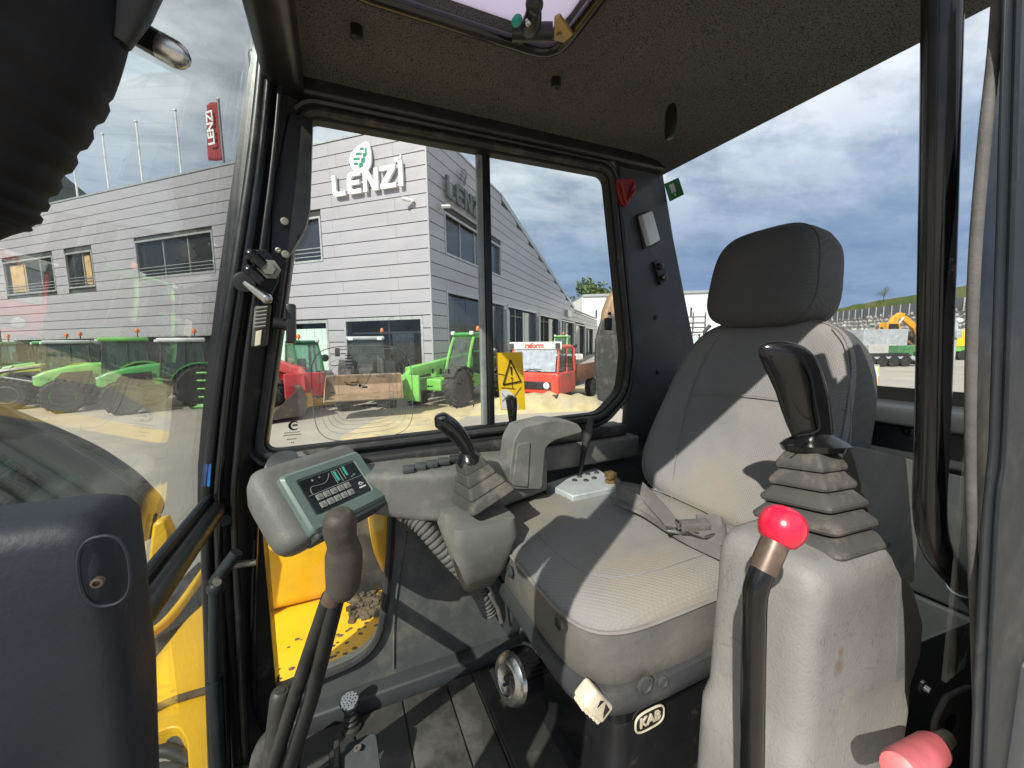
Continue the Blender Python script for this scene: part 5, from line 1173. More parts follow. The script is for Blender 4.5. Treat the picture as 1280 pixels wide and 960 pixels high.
# flag poles and the flag
for k, (u, vt, vb) in enumerate(((90, 190, 245), (128, 168, 240), (170, 152, 230), (219, 138, 216), (273, 124, 205))):
    s = (21.6, 18.75, 16.05, 13.2, 10.6)[k]
    n_ = V(TL.y, -TL.x, 0); p0 = K - NL * 2.0; dd = ray(u, vt); pt = EYE + dd * ((p0 - EYE).dot(NL) / dd.dot(NL))
    po = thing('flag_pole', ('slim white flag pole, first from the left above the roof edge', 'slim white flag pole, second from the left above the roof edge', 'slim white flag pole, third from the left above the roof edge', 'slim bare flag pole standing next to the red flag', 'slim flag pole carrying the dark red flag')[k], 'flag pole', V(pt.x, pt.y, 0), 'flag poles behind the roof edge')
    mk('pole', tube([V(pt.x, pt.y, 0), V(pt.x, pt.y, pt.z)], [.07, .045], 8), 'paint_white' if k < 4 else 'fence_grey', po)
    mk('pole_cap', ball(V(pt.x, pt.y, pt.z), .08, 8, 6), 'alu', po)
FL = thing('banner_flag', 'dark red banner flag with white lettering hanging from the right-hand flag pole', 'flag', pt)
fv = []; ff = []
NU, NV = 8, 14
for j in range(NV + 1):
    for i in range(NU + 1):
        a = i / NU; b = j / NV
        wv_ = .10 * math.sin(a * 5 + b * 3) * a
        fv.append(pt + TL * (a * .86 + .04) + V(0, 0, -.15 - b * 2.75 + .08 * a) + NL * (wv_ + .05))
for j in range(NV):
    for i in range(NU): ff.append((j * (NU + 1) + i, j * (NU + 1) + i + 1, (j + 1) * (NU + 1) + i + 1, (j + 1) * (NU + 1) + i))
ob = mk('cloth', (fv, ff), 'flag_red', FL); sdm = ob.modifiers.new('solid', 'SOLIDIFY'); sdm.thickness = .01
mk('flag_letters', text_geo('LENZI', .62, .02, pt + TL * .45 + V(0, 0, -1.35) + NL * .20, V(0, 0, 1), TL, bold=.02), 'sign_white', FL, smooth=False)
# grey annex and the white shed far behind
def far_box(name, label, cat, u0, u1, D, dep, zt, m, z0=0.0):
    def at(u, d): return EYE + (_fh * d + _rh * ((u - 640) / 490 * d))
    a, b = at(u0, D), at(u1, D); n_ = V(b.y - a.y, -(b.x - a.x), 0).normalized() * -dep
    o = thing(name, label, cat, V(a.x, a.y, 0))
    return o, a, b, n_
_fh = V(math.sin(YAW), math.cos(YAW), 0); _rh = V(math.cos(YAW), -math.sin(YAW), 0)
def at(u, D): return V(0, 0, 0) + _fh * D + _rh * ((u - 640) / 490 * D)
AN = thing('annex', 'pale ribbed metal annex rising behind the sloping roof edge of the panelled building', 'building', fp('R', 40, 0, -6))
mk('annex_wall', join(fbox('R', 33, 52, 5.2, 9.0, -12, -5)), 'annex', AN, smooth=False)
for k in range(18): mk('annex_rib', fbox('R', 33.4 + k * 1.04, 33.46 + k * 1.04, 5.2, 9.0, -5, -4.93), 'clad_trim', AN, smooth=False)
SH = thing('white_shed', 'long white flat-roofed shed in the distance behind the yard, left of the headrest', 'building', at(800, 66))
a, b = at(728, 66), at(905, 62)
mk('wall', prism([a, b, b + _fh * 18, a + _fh * 18], (0, 0, 9.2)), 'white_wall', SH, smooth=False)
mk('roof_edge', prism([a - _fh * .3 + V(0, 0, 9.2), b - _fh * .3 + V(0, 0, 9.2), b + _fh * 18 + V(0, 0, 9.2), a + _fh * 18 + V(0, 0, 9.2)], (0, 0, .35)), 'clad_trim', SH, smooth=False)
for u in (745, 762, 863): 
    q = lerp(a, b, (u - 728) / 177) - _fh * .05
    mk('window', prism([q + V(0, 0, 5.6), q + _rh * 1.0 + V(0, 0, 5.6), q + _rh * 1.0 + V(0, 0, 7.0), q + V(0, 0, 7.0)], _fh * .08), 'win_dark', SH, smooth=False)
# ------------------------------------------------------------------ trees
def tree(loc, h, rad, label, seed, leafm='leaf', n=1500, group=None):
    rnd = random.Random(seed)
    t = thing('broadleaf_tree', label, 'tree', loc, group)
    L_ = Vector(loc); parts = [tube([L_, L_ + V(.1, .05, h * .25), L_ + V(.05, 0, h * .6)], [h * .028, h * .018, h * .009], 8)]
    cl_ = []
    for k in range(12):
        a = rnd.random() * 6.28; r_ = rad * (.25 + .65 * rnd.random()); z = h * (.38 + .52 * rnd.random())
        r_ *= (1.1 - abs(z / h - .6) * 1.1)
        c = L_ + V(math.cos(a) * r_, math.sin(a) * r_, z); cl_.append((c, rad * (.26 + .20 * rnd.random())))
        parts.append(tube([L_ + V(0, 0, h * (.25 + .02 * k)), lerp(L_ + V(0, 0, h * .45), c, .6), c], [h * .010, h * .006, h * .002], 5))
    mk('trunk', join(*parts), 'bark', t)
    for nm, m, q in (('crown', leafm, n), ('crown_tips', 'leaf_light', n // 2)):
        vs = []; fs = []
        for i in range(q):
            c, r_ = rnd.choice(cl_)
            d = V(rnd.gauss(0, 1), rnd.gauss(0, 1), rnd.gauss(0, 1)).normalized() * r_ * (rnd.random() ** .4) * (1.05 if nm != 'crown' else 1)
            p = c + d; s = h * .020 * (.6 + rnd.random())
            u_ = V(rnd.gauss(0, 1), rnd.gauss(0, 1), rnd.gauss(0, 1)).normalized(); w_ = u_.cross(V(rnd.gauss(0, 1), rnd.gauss(0, 1), 1)).normalized()
            o = len(vs); vs += [p + u_ * s, p + w_ * s * .6, p - u_ * s, p - w_ * s * .6]; fs.append((o, o + 1, o + 2, o + 3))
        mk(nm, (vs, fs), m, t, smooth=False)['kind'] = 'stuff'
    return t
tree(at(738, 88), 15.5, 6.0, 'tall leafy tree rising behind the annex and white shed, nearest the annex', 3, n=2200)
tree(at(765, 92), 13.0, 6.0, 'lower leafy tree behind the white shed, beside the window post', 5, n=1800)

# ================================================================== machines in the yard
def bar(a, b, r, n=6): return tube([a, b], r, n)
def wheel(par, name, x, y, r, w, rim, lugs=22):
    side = 1 if y > 0 else -1
    rr = r * .56
    ty = lathe(V(x, y - w / 2, r), (0, 1, 0), [(rr, .02), (r * .86, 0), (r * .965, w * .12), (r * .975, w * .5), (r * .965, w * .88), (r * .86, w), (rr, w - .02)], 26)
    lg_ = []
    for k in range(lugs):
        a = 2 * math.pi * k / lugs
        for h_, da in ((0, 0), (1, .5)):
            aa = a + da * 2 * math.pi / lugs
            ex = V(math.cos(aa), 0, math.sin(aa)); tg = V(-math.sin(aa), 0, math.cos(aa))
            yc = y + (-.25 + .5 * h_) * w
            dirn = (V(0, 1, 0) * (1 if h_ == 0 else -1) + tg * .6).normalized()
            lg_.append(obox(V(x, yc, r) + ex * (r * .985), ex, dirn, ex.cross(dirn), r * .035, w * .27, r * .035))
    o = mk(name, join(ty, *lg_), 'tyre', par, ang=30)
    mk('rim', lathe(V(x, y + side * (w / 2 - .05), r), (0, side, 0), [(rr, -.02), (rr, .03), (rr * .92, .03), (rr * .85, -.06), (rr * .4, -.06), (rr * .36, .02), (0, .02)], 20), rim, o, ang=30)
    return o
def cab_box(par, x0, x1, w, z0, z1, paint, roofm, rake=.12, tilt=.0, glass='glass_machine'):
    h = w / 2; r_ = .035
    b = [V(x0, -h, z0), V(x1 + rake, -h, z0), V(x1 + rake, h, z0), V(x0, h, z0)]
    t = [V(x0 + .04, -h * .9, z1), V(x1, -h * .9, z1), V(x1, h * .9, z1), V(x0 + .04, h * .9, z1)]
    mids = [(lerp(b[0], b[1], .45), lerp(t[0], t[1], .45)), (lerp(b[3], b[2], .45), lerp(t[3], t[2], .45))]
    mk('cab_frame', join(*[bar(p, q, r_) for p, q in zip(b, t)], *[bar(p, q, r_ * .8) for p, q in mids], *[bar(b[i], b[(i + 1) % 4], r_) for i in range(4)], *[bar(t[i], t[(i + 1) % 4], r_) for i in range(4)]), paint, par)
    for i in range(4):
        j = (i + 1) % 4; c = (b[i] + b[j] + t[i] + t[j]) / 4; nn = (b[j] - b[i]).cross(t[i] - b[i]).normalized()
        mk('windscreen' if i == 1 else ('rear_window' if i == 3 else 'side_window'), prism([lerp(q, c, .04) for q in (b[i], b[j], t[j], t[i])], nn * -.008), glass, par, smooth=False)
    mk('cab_roof', rbox(x0 - .06, x1 + .14, -h * 1.02, h * 1.02, z1 + .01, z1 + .17, .06, 3), roofm, par)
    mk('driver_seat', join(rbox(x0 + .3, x0 + .75, -.25, .25, z0 + .15, z0 + .35, .05), rbox(x0 + .25, x0 + .4, -.25, .25, z0 + .3, z0 + .95, .05)), 'paint_black', par)
    mk('steering_wheel', tube([V(x1 - .2, 0, z0 + .1), V(x1 - .28, 0, z0 + .55)], .04, 6), 'paint_black', par)
    mk('steering_rim', (lambda c: tube([c + V(.06 * math.cos(a), .19 * math.sin(a), .17 * math.cos(a)) for a in (2 * math.pi * k / 14 for k in range(15))], .016, 5))(V(x1 - .28, 0, z0 + .57)), 'paint_black', par)
    for s in (-1, 1):
        mk('work_light', obox(V(x1 + .17, s * h * .75, z1 + .06), (1, 0, 0), (0, 1, 0), (0, 0, 1), .04, .09, .05, .015), 'paint_white', par)
        m_ = mk('mirror_arm', bar(V(x1 + .02, s * h * .95, z1 - .35), V(x1 + .1, s * (h + .32), z1 - .35), .018), 'paint_black', par)
        mk('mirror', obox(V(x1 + .1, s * (h + .34), z1 - .45), (1, 0, 0), (0, 1, 0), (0, 0, 1), .03, .09, .17, .02), 'paint_black', m_)
def beacon(par, x, y, z):
    b_ = mk('beacon_stalk', bar(V(x, y, z - .25), V(x, y, z), .02), 'paint_black', par)
    mk('beacon', lathe(V(x, y, z), (0, 0, 1), [(.07, 0), (.075, .02), (.065, .13), (.03, .17), (0, .175)], 12), 'beacon_orange', b_)
def bucket_geo(x, z, w, s, tilt=0.0):
    prof = [(0, 0), (.75, -.12), (.78, -.09), (.1, .1), (.02, .35), (.12, .62), (.08, .66), (-.06, .4), (-.06, .12)]
    c, sn = math.cos(tilt), math.sin(tilt)
    P = [V(x + s * (a * c - b * sn), 0, z + s * (a * sn + b * c)) for a, b in prof]
    body = prism([p + V(0, -w / 2, 0) for p in P], (0, w, 0))
    ends = [prism([q + V(0, y, 0) for q in (P[1], P[0], P[8], P[7], P[5])], (0, .03, 0)) for y in (-w / 2 - .031, w / 2 + .001)]
    return join(body, *ends)
def tractor(label, pos, head, paint, rim, roof, sc=.86, loader=False, hoodtop=None, armm=None, bucketm='bucket_dark', bz=.25, bw=2.0, grille='paint_black', beac=True, lift=0.0):
    t = thing('farm_tractor', label, 'tractor', (0, 0, 0), 'tractors parked in front of the building')
    mk('chassis', join(rbox(-1.1, 1.7, -.28, .28, .62, 1.05, .05), rbox(1.15, 1.45, -.75, .75, .52, .72, .04), rbox(-1.05, -.7, -.8, .8, .7, 1.0, .05)), 'paint_black', t)
    hs_ = []
    for x, hw, zb, zt in ((.15, .40, 1.02, 1.82), (.6, .40, 1.0, 1.80), (1.2, .38, .98, 1.70), (1.75, .34, .98, 1.55), (1.98, .28, 1.02, 1.42), (2.05, .22, 1.08, 1.32)):
        hs_.append([V(x, p.x, p.y) for p in round_poly([V(-hw, zb, 0), V(hw, zb, 0), V(hw * .82, zt, 0), V(-hw * .82, zt, 0)], [.02, .02, .12, .12], 4)])
    mk('hood', loft(hs_), paint, t, ang=40)
    for s in (-1, 1):
        mk('side_grille', prism([V(x, s * (.405 - (x - .5) * .022), z) for x, z in ((.5, 1.05), (1.35, 1.05), (1.5, 1.25), (1.3, 1.48), (.5, 1.52))], (0, s * .02, 0)), grille, t, smooth=False)
        mk('headlight', obox(V(1.99, s * .17, 1.34), (1, 0, 0), (0, 1, 0), (0, 0, 1), .05, .07, .04, .012), 'paint_white', t)
    mk('front_grille', obox(V(2.045, 0, 1.18), (1, 0, 0), (0, 1, 0), (0, 0, 1), .02, .17, .10, .01), 'paint_black', t)
    if hoodtop: mk('hood_stripe', loft([[V(x, y, z) for y, z in ((-hw, zt - .14), (-hw * .7, zt + .008), (hw * .7, zt + .008), (hw, zt - .14))] for x, hw, zt in ((.2, .36, 1.82), (.6, .36, 1.80), (1.2, .34, 1.70), (1.75, .31, 1.56))]), hoodtop, t)
    cab_box(t, -1.15, .12, 1.45, 1.32, 2.62, 'paint_black', roof)
    mk('cab_base', rbox(-1.1, .2, -.7, .7, .95, 1.33, .06), 'paint_black', t)
    for s in (-1, 1):
        wheel(t, 'rear_wheel', -.95, s * .88, .86, .50, rim)
        wheel(t, 'front_wheel', 1.3, s * .86, .62, .40, rim, 20)
        mk('fender', loft([[V(-.95 + (r0) * math.cos(a), s * y, .86 + r0 * math.sin(a)) for y, r0 in ((.62, .93), (1.12, .93), (1.12, .97), (.62, .97))] for a in (R(20 + 14 * k) for k in range(10))]), paint, t, ang=30)
    mk('exhaust', tube([V(.12, -.62, 1.5), V(.12, -.62, 2.35), V(.06, -.62, 2.5)], .055, 8), 'paint_black', t)
    if beac: beacon(t, -.9, .66, 2.98)
    if loader:
        for s in (-1, 1):
            arm_ = mk('loader_arm', join(tube([V(.25, s * .55, 1.72 + lift * .3), V(1.5, s * .55, 1.55 + lift * .6), V(2.25, s * .55, .95 + lift), V(2.75, s * .55, .42 + lift)], [.075, .10, .10, .07], 6), rbox(.15, .4, s * .55 - .1, s * .55 + .1, .8, 1.8, .03)), armm or paint, t)
            mk('loader_ram', tube([V(.6, s * .55, 1.05), V(1.6, s * .55, 1.35 + lift * .6)], .045, 6), 'alu', arm_)
            mk('crowd_ram', tube([V(1.5, s * .47, 1.72 + lift * .6), V(2.7, s * .47, .8 + lift)], .045, 6), 'paint_black', arm_)
        mk('bucket', bucket_geo(2.8, bz, bw, 1.15, .1), bucketm, t, ang=30)
    t.location = pos; t.rotation_euler = (0, 0, head); t.scale = (sc, sc, sc)
    return t
HT = R(186)
def sq(s, q): p = K + TL * s + NL * q; return V(p.x, p.y, 0)
tractor('dark green tractor at the far left edge of the parked row', sq(23.9, 4.4), HT + R(4), 'paint_dark_green', 'rim_yellow', 'paint_dark_green')
tractor('dark green tractor with a yellow wheel hub, second from the left in the row', sq(21.2, 4.4), HT, 'paint_dark_green', 'rim_yellow', 'paint_dark_green')
tractor('dark green tractor with a wide steel loader bucket resting on the ground', sq(18.5, 4.6), HT - R(2), 'paint_dark_green', 'rim_yellow', 'paint_dark_green', loader=True, bz=.12, bw=2.3)
tractor('mid green tractor half hidden between the loader tractor and the lime one', sq(15.8, 4.0), HT, 'paint_green', 'paint_grey', 'paint_green')
tractor('lime and black tractor with a dark front bucket', sq(13.1, 4.8), HT + R(3), 'paint_lime', 'paint_grey', 'paint_grey', loader=True, armm='paint_black', bz=.2, bw=1.9)
tractor('bright green tractor with big front tyres, right of the lime one', sq(10.45, 4.6), HT + R(14), 'paint_bright_green', 'paint_bright_green', 'paint_bright_green', sc=.88, loader=False)
tractor('green hooded tractor with a white roof behind the bright green work cage', sq(7.8, 4.3), HT + R(8), 'paint_green', 'paint_black', 'paint_white')
CG = thing('work_cage', 'bright green barred lifting cage standing beside the pillar', 'cage', onZ(253, 512, 0))
c0 = onZ(240, 511, 0); ex = _rh; ey = _fh
cb = []
for z in (.05, .35, .62, .89, 1.16): cb.append((z,))
for i, z in enumerate((.08, .40, .68, .96, 1.22)):
    mk('cage_rail', join(bar(c0 + V(0, 0, z), c0 + ex * .9 + V(0, 0, z), .035 if i else .10), bar(c0 + ey * .7 + V(0, 0, z), c0 + ex * .9 + ey * .7 + V(0, 0, z), .025)), 'paint_bright_green', CG)
for a_, b_ in ((0, 0), (.9, 0), (0, .7), (.9, .7), (.3, .7), (.6, .7)):
    mk('cage_post', bar(c0 + ex * a_ + ey * b_, c0 + ex * a_ + ey * b_ + V(0, 0, 1.22), .032), 'paint_bright_green', CG)
mk('cage_floor', prism([c0 + V(0, 0, .12), c0 + ex * .9 + V(0, 0, .12), c0 + ex * .9 + ey * .7 + V(0, 0, .12), c0 + ey * .7 + V(0, 0, .12)], (0, 0, .05)), 'paint_bright_green', CG, smooth=False)

def telehandler(label, pos, head, paint, cabpaint, roof, sc=1.0, boom=True, tool=True, rim='paint_black', lift=.0):
    t = thing('telehandler', label, 'telehandler', (0, 0, 0))
    mk('chassis', join(rbox(-1.9, 1.9, -.55, .55, .55, .95, .06), rbox(-2.1, -1.3, -.9, .9, .75, 1.55, .12)), paint, t)
    mk('engine_cover', rbox(-1.2, .9, -1.05, -.45, .75, 1.30, .12, 3), paint, t)
    for x in (-1.3, 1.35):
        for s in (-1, 1): wheel(t, 'wheel', x, s * .88, .62, .46, rim, 18)
    cabp = thing
    o = len(bpy.data.objects)
    # cab sits on the near side of the boom
    h = .46
    x0, x1, z0, z1, yc = -.75, .72, .75, 2.32, .52
    b = [V(x0, yc - h, z0), V(x1 + .25, yc - h, z0 + .35), V(x1 + .25, yc + h, z0 + .35), V(x0, yc + h, z0)]
    tt = [V(x0 + .15, yc - h * .9, z1), V(x1 - .25, yc - h * .9, z1), V(x1 - .25, yc + h * .9, z1), V(x0 + .15, yc + h * .9, z1)]
    md = [lerp(b[3], b[2], .45), lerp(tt[3], tt[2], .55)]
    mk('cab_frame', join(*[tube([p, lerp(p, q, .6) + V(.06 if i in (1, 2) else -.06, 0, 0), q], .05, 6, smooth=4) for i, (p, q) in enumerate(zip(b, tt))], *[bar(b[i], b[(i + 1) % 4], .05) for i in range(4)], *[bar(tt[i], tt[(i + 1) % 4], .05) for i in range(4)], bar(md[0], md[1], .035)), cabpaint, t)
    for i in range(4):
        j = (i + 1) % 4; c = (b[i] + b[j] + tt[i] + tt[j]) / 4; nn = (b[j] - b[i]).cross(tt[i] - b[i]).normalized()
        mk('windscreen' if i == 1 else ('rear_window' if i == 3 else 'side_window'), prism([lerp(q, c, .05) for q in (b[i], b[j], tt[j], tt[i])], nn * -.008), 'glass_machine', t, smooth=False)
    mk('cab_roof', rbox(x0 + .08, x1 - .12, yc - h, yc + h, z1 + .02, z1 + .14, .05, 3), roof, t)
    mk('front_panel', prism([V(x1 + .26, yc - h, .72), V(x1 + .26, yc + h, .72), V(x1 + .24, yc + h, 1.12), V(x1 + .24, yc - h, 1.12)], (-.06, 0, 0)), cabpaint, t, bevel=.02)
    mk('cab_door', prism([V(x0 + .05, yc + h + .01, .62), V(x1 + .2, yc + h + .01, .62), V(x1 + .22, yc + h + .01, 1.12), V(x0 + .02, yc + h + .01, .80)], (0, .03, 0)), cabpaint, t, bevel=.01)
    mk('driver_seat', join(rbox(-.5, -.1, yc - .22, yc + .22, 1.0, 1.2, .05), rbox(-.55, -.42, yc - .22, yc + .22, 1.1, 1.75, .05)), 'paint_black', t)
    sc_ = V(.45, yc, 1.45)
    mk('steering_wheel', tube([sc_ + V(.07 * math.cos(a), .18 * math.sin(a), .16 * math.cos(a)) for a in (2 * math.pi * k / 14 for k in range(15))] , .018, 5), 'paint_black', t)
    for s in (-1, 1): mk('work_light', obox(V(x1 - .15, yc + s * h * .85, z1 + .12), (1, 0, 0), (0, 1, 0), (0, 0, 1), .05, .07, .06, .015), 'lens_white', t)
    m_ = mk('mirror_arm', tube([V(-.1, yc + h, 1.9), V(-.15, yc + h + .35, 1.85)], .02, 6), 'paint_black', t)
    mk('mirror', lathe(V(-.15, yc + h + .38, 1.75), (1, .2, 0), [(.15, 0), (.15, .03), (.12, .05), (0, .05)], 14), 'paint_black', m_)
    beacon(t, -.45, yc, z1 + .22)
    for s in (-1, 1):
        for x in (-1.3, 1.35): mk('mudguard', loft([[V(x + r0 * math.cos(a), s * y, .62 + r0 * math.sin(a)) for y, r0 in ((.66, .70), (1.08, .70), (1.08, .73), (.66, .73))] for a in (R(35 + 11 * k) for k in range(11))]), 'paint_black', t, ang=30)
    if boom:
        bm_ = mk('boom', join(obox(V(.35, -.18, 1.42 + lift * .3), (1, 0, -.10 + lift * .2), (0, 1, 0), (.10, 0, 1), 2.2, .15, .17, .03)), paint, t)
        mk('boom_tip', join(tube([V(2.45, -.18, 1.22 + lift), V(2.75, -.18, 1.0 + lift), V(2.8, -.18, .5 + lift)], .14, 8), rbox(2.75, 2.85, -.75, .45, .35 + lift, 1.15 + lift, .03)), paint, t)
        if tool:
            for s in (-.6, .25): mk('fork', rbox(2.86, 3.95, s, s + .12, .3 + lift, .36 + lift, .01), 'paint_black', t)
    t.location = pos; t.rotation_euler = (0, 0, head); t.scale = (sc, sc, sc)
    return t
GREEN_POS = V(4.15, 14.0, 0)
telehandler('bright green telehandler with a glazed cab, parked in front of the building corner', GREEN_POS, math.atan2(-.62, -.78), 'paint_bright_green', 'paint_bright_green', 'paint_green', sc=1.0, tool=False)
telehandler('red telehandler with a dark green cab, beside the pillar and the mint door', V(-1.55, 15.6, 0), math.atan2(-.95, .30), 'paint_red', 'paint_dark_green', 'paint_dark_green', sc=.92, tool=False, lift=.25)
tractor('dark loader tractor holding up a broad brown bucket, behind the etched rings on the window', V(.95, 14.6, 0), math.atan2(-.99, -.10), 'paint_black', 'paint_grey', 'paint_grey', sc=.85, loader=True, bucketm='bucket_brown', bz=.7, bw=2.4, lift=.5)['group'] = 'tractors parked in front of the building'
LB = thing('loader_bucket', 'worn dark steel bucket on the yard at the left edge of the side window', 'bucket', (0, 0, 0))
mk('bucket_shell', bucket_geo(0, .14, 1.7, 1.25, .12), 'bucket_dark', LB, ang=30)
for k in range(3): mk('hitch_plate', prism([V(-.05, -.55 + .5 * k, .2), V(-.4, -.55 + .5 * k, .35), V(-.35, -.55 + .5 * k, .7), V(-.02, -.55 + .5 * k, .75)], (0, .05, 0)), 'paint_amber', LB, smooth=False)
LB.location = V(-1.25, 13.2, 0); LB.rotation_euler = (0, 0, math.atan2(-.35, -.94))
YA = thing('lifting_arm', 'low amber steel arm lying on the yard between the dark bucket and the brown one', 'arm', onZ(392, 505, 0))
mk('beam', tube([onZ(372, 505, .35), onZ(420, 500, .35)], .13, 6), 'paint_amber', YA)
mk('hook_plate', obox(onZ(378, 498, .45), _rh, _fh, (0, 0, 1), .16, .1, .22, .03), 'paint_amber', YA)

# ------------------------------------------------------------------ the red truck
TK = thing('red_truck', 'small red forward-control truck with a white visor board and rusty load bed', 'truck', (0, 0, 0))
hw = .92
pr = [(0, .42), (.04, .95), (-.02, 1.12), (-.22, 1.93), (-1.35, 1.95), (-1.42, .55), (-1.35, .42)]
mk('cab_shell', join(prism([V(x, -hw, z) for x, z in ((0.0, .42), (.05, .95), (.0, 1.14), (-1.40, 1.14), (-1.42, .55), (-1.35, .42))], (0, 2 * hw, 0))), 'paint_orange_red', TK, bevel=.06, seg=3)
mk('cab_roof', loft([[V(x, y, z) for x, y in ((x0, -w_), (x1, -w_), (x1, w_), (x0, w_))] for z, x0, x1, w_ in ((1.86, -1.36, -.20, .86), (1.96, -1.34, -.22, .86), (2.0, -1.25, -.30, .78))]), 'paint_orange_red', TK, bevel=.03)
for y in (-1, 1):
    mk('front_post', tube([V(-.03, y * .87, 1.12), V(-.22, y * .83, 1.9)], .045, 8), 'paint_orange_red', TK)
    mk('rear_post', tube([V(-1.36, y * .87, 1.12), V(-1.34, y * .83, 1.9)], .055, 8), 'paint_orange_red', TK)
    mk('door_post', tube([V(-.72, y * .88, 1.12), V(-.74, y * .835, 1.9)], .035, 8), 'paint_orange_red', TK)
    mk('side_window', prism([V(-.06, y * .86, 1.13), V(-1.34, y * .86, 1.13), V(-1.33, y * .825, 1.88), V(-.22, y * .825, 1.88)], (0, -y * .008, 0)), 'glass_machine', TK, smooth=False)
    d_ = mk('door', prism(round_poly([V(-.10, y * .921, .60), V(-.80, y * .921, .60), V(-.80, y * .921, 1.10), V(-.04, y * .921, 1.10)], .06, 3), (0, y * .02, 0)), 'paint_orange_red', TK, bevel=.008)
    mk('door_handle', obox(V(-.70, y * .95, 1.0), (1, 0, 0), (0, 1, 0), (0, 0, 1), .07, .02, .02, .005), 'paint_black', d_)
    ma_ = mk('mirror_arm', tube([V(-.08, y * .88, 1.3), V(.08, y * 1.08, 1.35), V(.08, y * 1.08, 1.8), V(-.12, y * .86, 1.85)], .014, 6), 'paint_black', TK)
    mk('mirror', obox(V(.08, y * 1.08, 1.58), (1, 0, 0), (0, 1, 0), (0, 0, 1), .025, .08, .13, .02), 'paint_black', ma_)
    for x in (-.75, -3.3): wheel(TK, 'wheel', x, y * .76, .36, .26, 'paint_white', 16)
    mk('headlight', lathe(V(.045, y * .52, .72), (1, 0, 0), [(.11, 0), (.11, .02), (.09, .035), (0, .045)], 16), 'lens_white', TK)
mk('windscreen', prism([V(-.005, -.80, 1.16), V(-.005, .80, 1.16), V(-.185, .78, 1.86), V(-.185, -.78, 1.86)], (.012, 0, .004)), 'win_painted_glare', TK, smooth=False, label='windscreen with sky glare painted in as grey')
mk('grille', rbox(.035, .065, -.66, .66, .60, .84, .015), 'paint_black', TK)
mk('bumper', rbox(-.05, .12, -.92, .92, .14, .46, .03), 'paint_black', TK)
mk('wiper', tube([V(.02, -.25, 1.17), V(-.01, .1, 1.24), V(-.02, .55, 1.2)], .012, 5), 'paint_black', TK)
mk('wiper', tube([V(.02, .3, 1.17), V(-.01, -.1, 1.23), V(-.02, -.6, 1.2)], .012, 5), 'paint_black', TK)
vb = mk('visor_board', rbox(-.20, -.13, -.95, .95, 1.86, 2.10, .02), 'paint_white', TK)
TXT = (-.128, 0, 1.98)
mk('visor_letters', text_geo('reform', .24, .01, TXT, (0, 1, 0), (0, 0, 1), bold=.010), 'paint_orange_red', vb, smooth=False)
for y in (-.84, .84): mk('marker_lamp', rbox(-.12, -.09, y - .08, y + .08, 1.89, 2.06, .01), 'paint_black', vb)
mk('badge_print', text_geo('Muli', .10, .006, (.056, .62, .96), (0, 1, 0), (0, 0, 1)), 'paint_black', TK, smooth=False) if False else None
b_ = mk('load_bed', join(rbox(-4.2, -1.5, -.88, .88, .72, .80, .01), rbox(-4.2, -1.5, .85, .89, .80, 1.30, .01), rbox(-4.2, -1.5, -.89, -.85, .80, 1.30, .01), rbox(-1.56, -1.5, -.85, .85, .80, 1.6, .01)), 'rust_load', TK)
mk('under_frame', rbox(-4.1, -.2, -.35, .35, .40, .70, .02), 'paint_black', TK)
_a, _b = at(666, 12.6), at(736, 16.9)
_h = (_a - _b).normalized()
TK.location = _a; TK.rotation_euler = (0, 0, math.atan2(_h.y, _h.x))
rv = []; rf_ = []
ra, rb = at(588, 11.9), at(752, 12.6)
for i in range(41):
    t = i / 40; c = lerp(ra, rb, t); prof = math.sin(math.pi * min(1, max(0, t))) ** .35
    for k in range(9):
        q = -1 + k / 4
        z = .50 * prof * max(0, 1 - abs(q) ** 1.7) * (1 + .35 * noise.noise(V(t * 9, q * 2, 1))) + .03 * noise.noise(V(t * 40, q * 8, 3))
        p = c + _fh * (q * .75) + _rh * (.1 * noise.noise(V(t * 6, q, 5)))
        rv.append(V(p.x, p.y, max(z, -.01)))
for i in range(40):
    for k in range(8): rf_.append((i * 9 + k, i * 9 + 9 + k, i * 9 + 10 + k, i * 9 + 1 + k))
o_ = mk('sawdust_ridge', (rv, rf_), 'sawdust'); o_['kind'] = 'stuff'
telehandler('lime green telehandler standing behind the red truck', V(13.6, 23.3, 0), math.atan2(-.75, -.65), 'paint_bright_green', 'paint_bright_green', 'paint_bright_green', sc=1.0, tool=False)
TP = thing('white_pallet', 'low white box between the red truck and the lime green machine', 'box', V(11.6, 18.6, 0))
mk('box_shell', obox(V(12.6, 20.2, 1.15), _rh, _fh, (0, 0, 1), .9, .5, .16, .03), 'paint_white', TP)
mk('box_feet', join(*[bar(V(12.6, 20.2, 0) + _rh * a, V(12.6, 20.2, 1.0) + _rh * a, .06) for a in (-.7, .7)]), 'paint_grey', TP)
# big loader wheel arch and dusty panel close outside the rear half of the side window
LW = thing('parked_loader', 'brown topped loader with a dusty dark flank just outside the rear of the side window', 'loader', at(752, 5.2))
LWd = lambda u, v, D: EYE + ray(u, v) * (D / FPX)
mk('curved_body', prism([LWd(u, v, 5.2) for u, v in ((752, 410), (755, 388), (762, 370), (772, 358), (800, 350), (800, 410))], _fh * .2), 'bucket_brown', LW, bevel=.05)
mk('dusty_flank', prism([LWd(u, v, 5.1) for u, v in ((748, 500), (744, 455), (745, 425), (751, 402), (768, 392), (800, 390), (800, 520))], _fh * .08), 'dirty_steel', LW, bevel=.02)

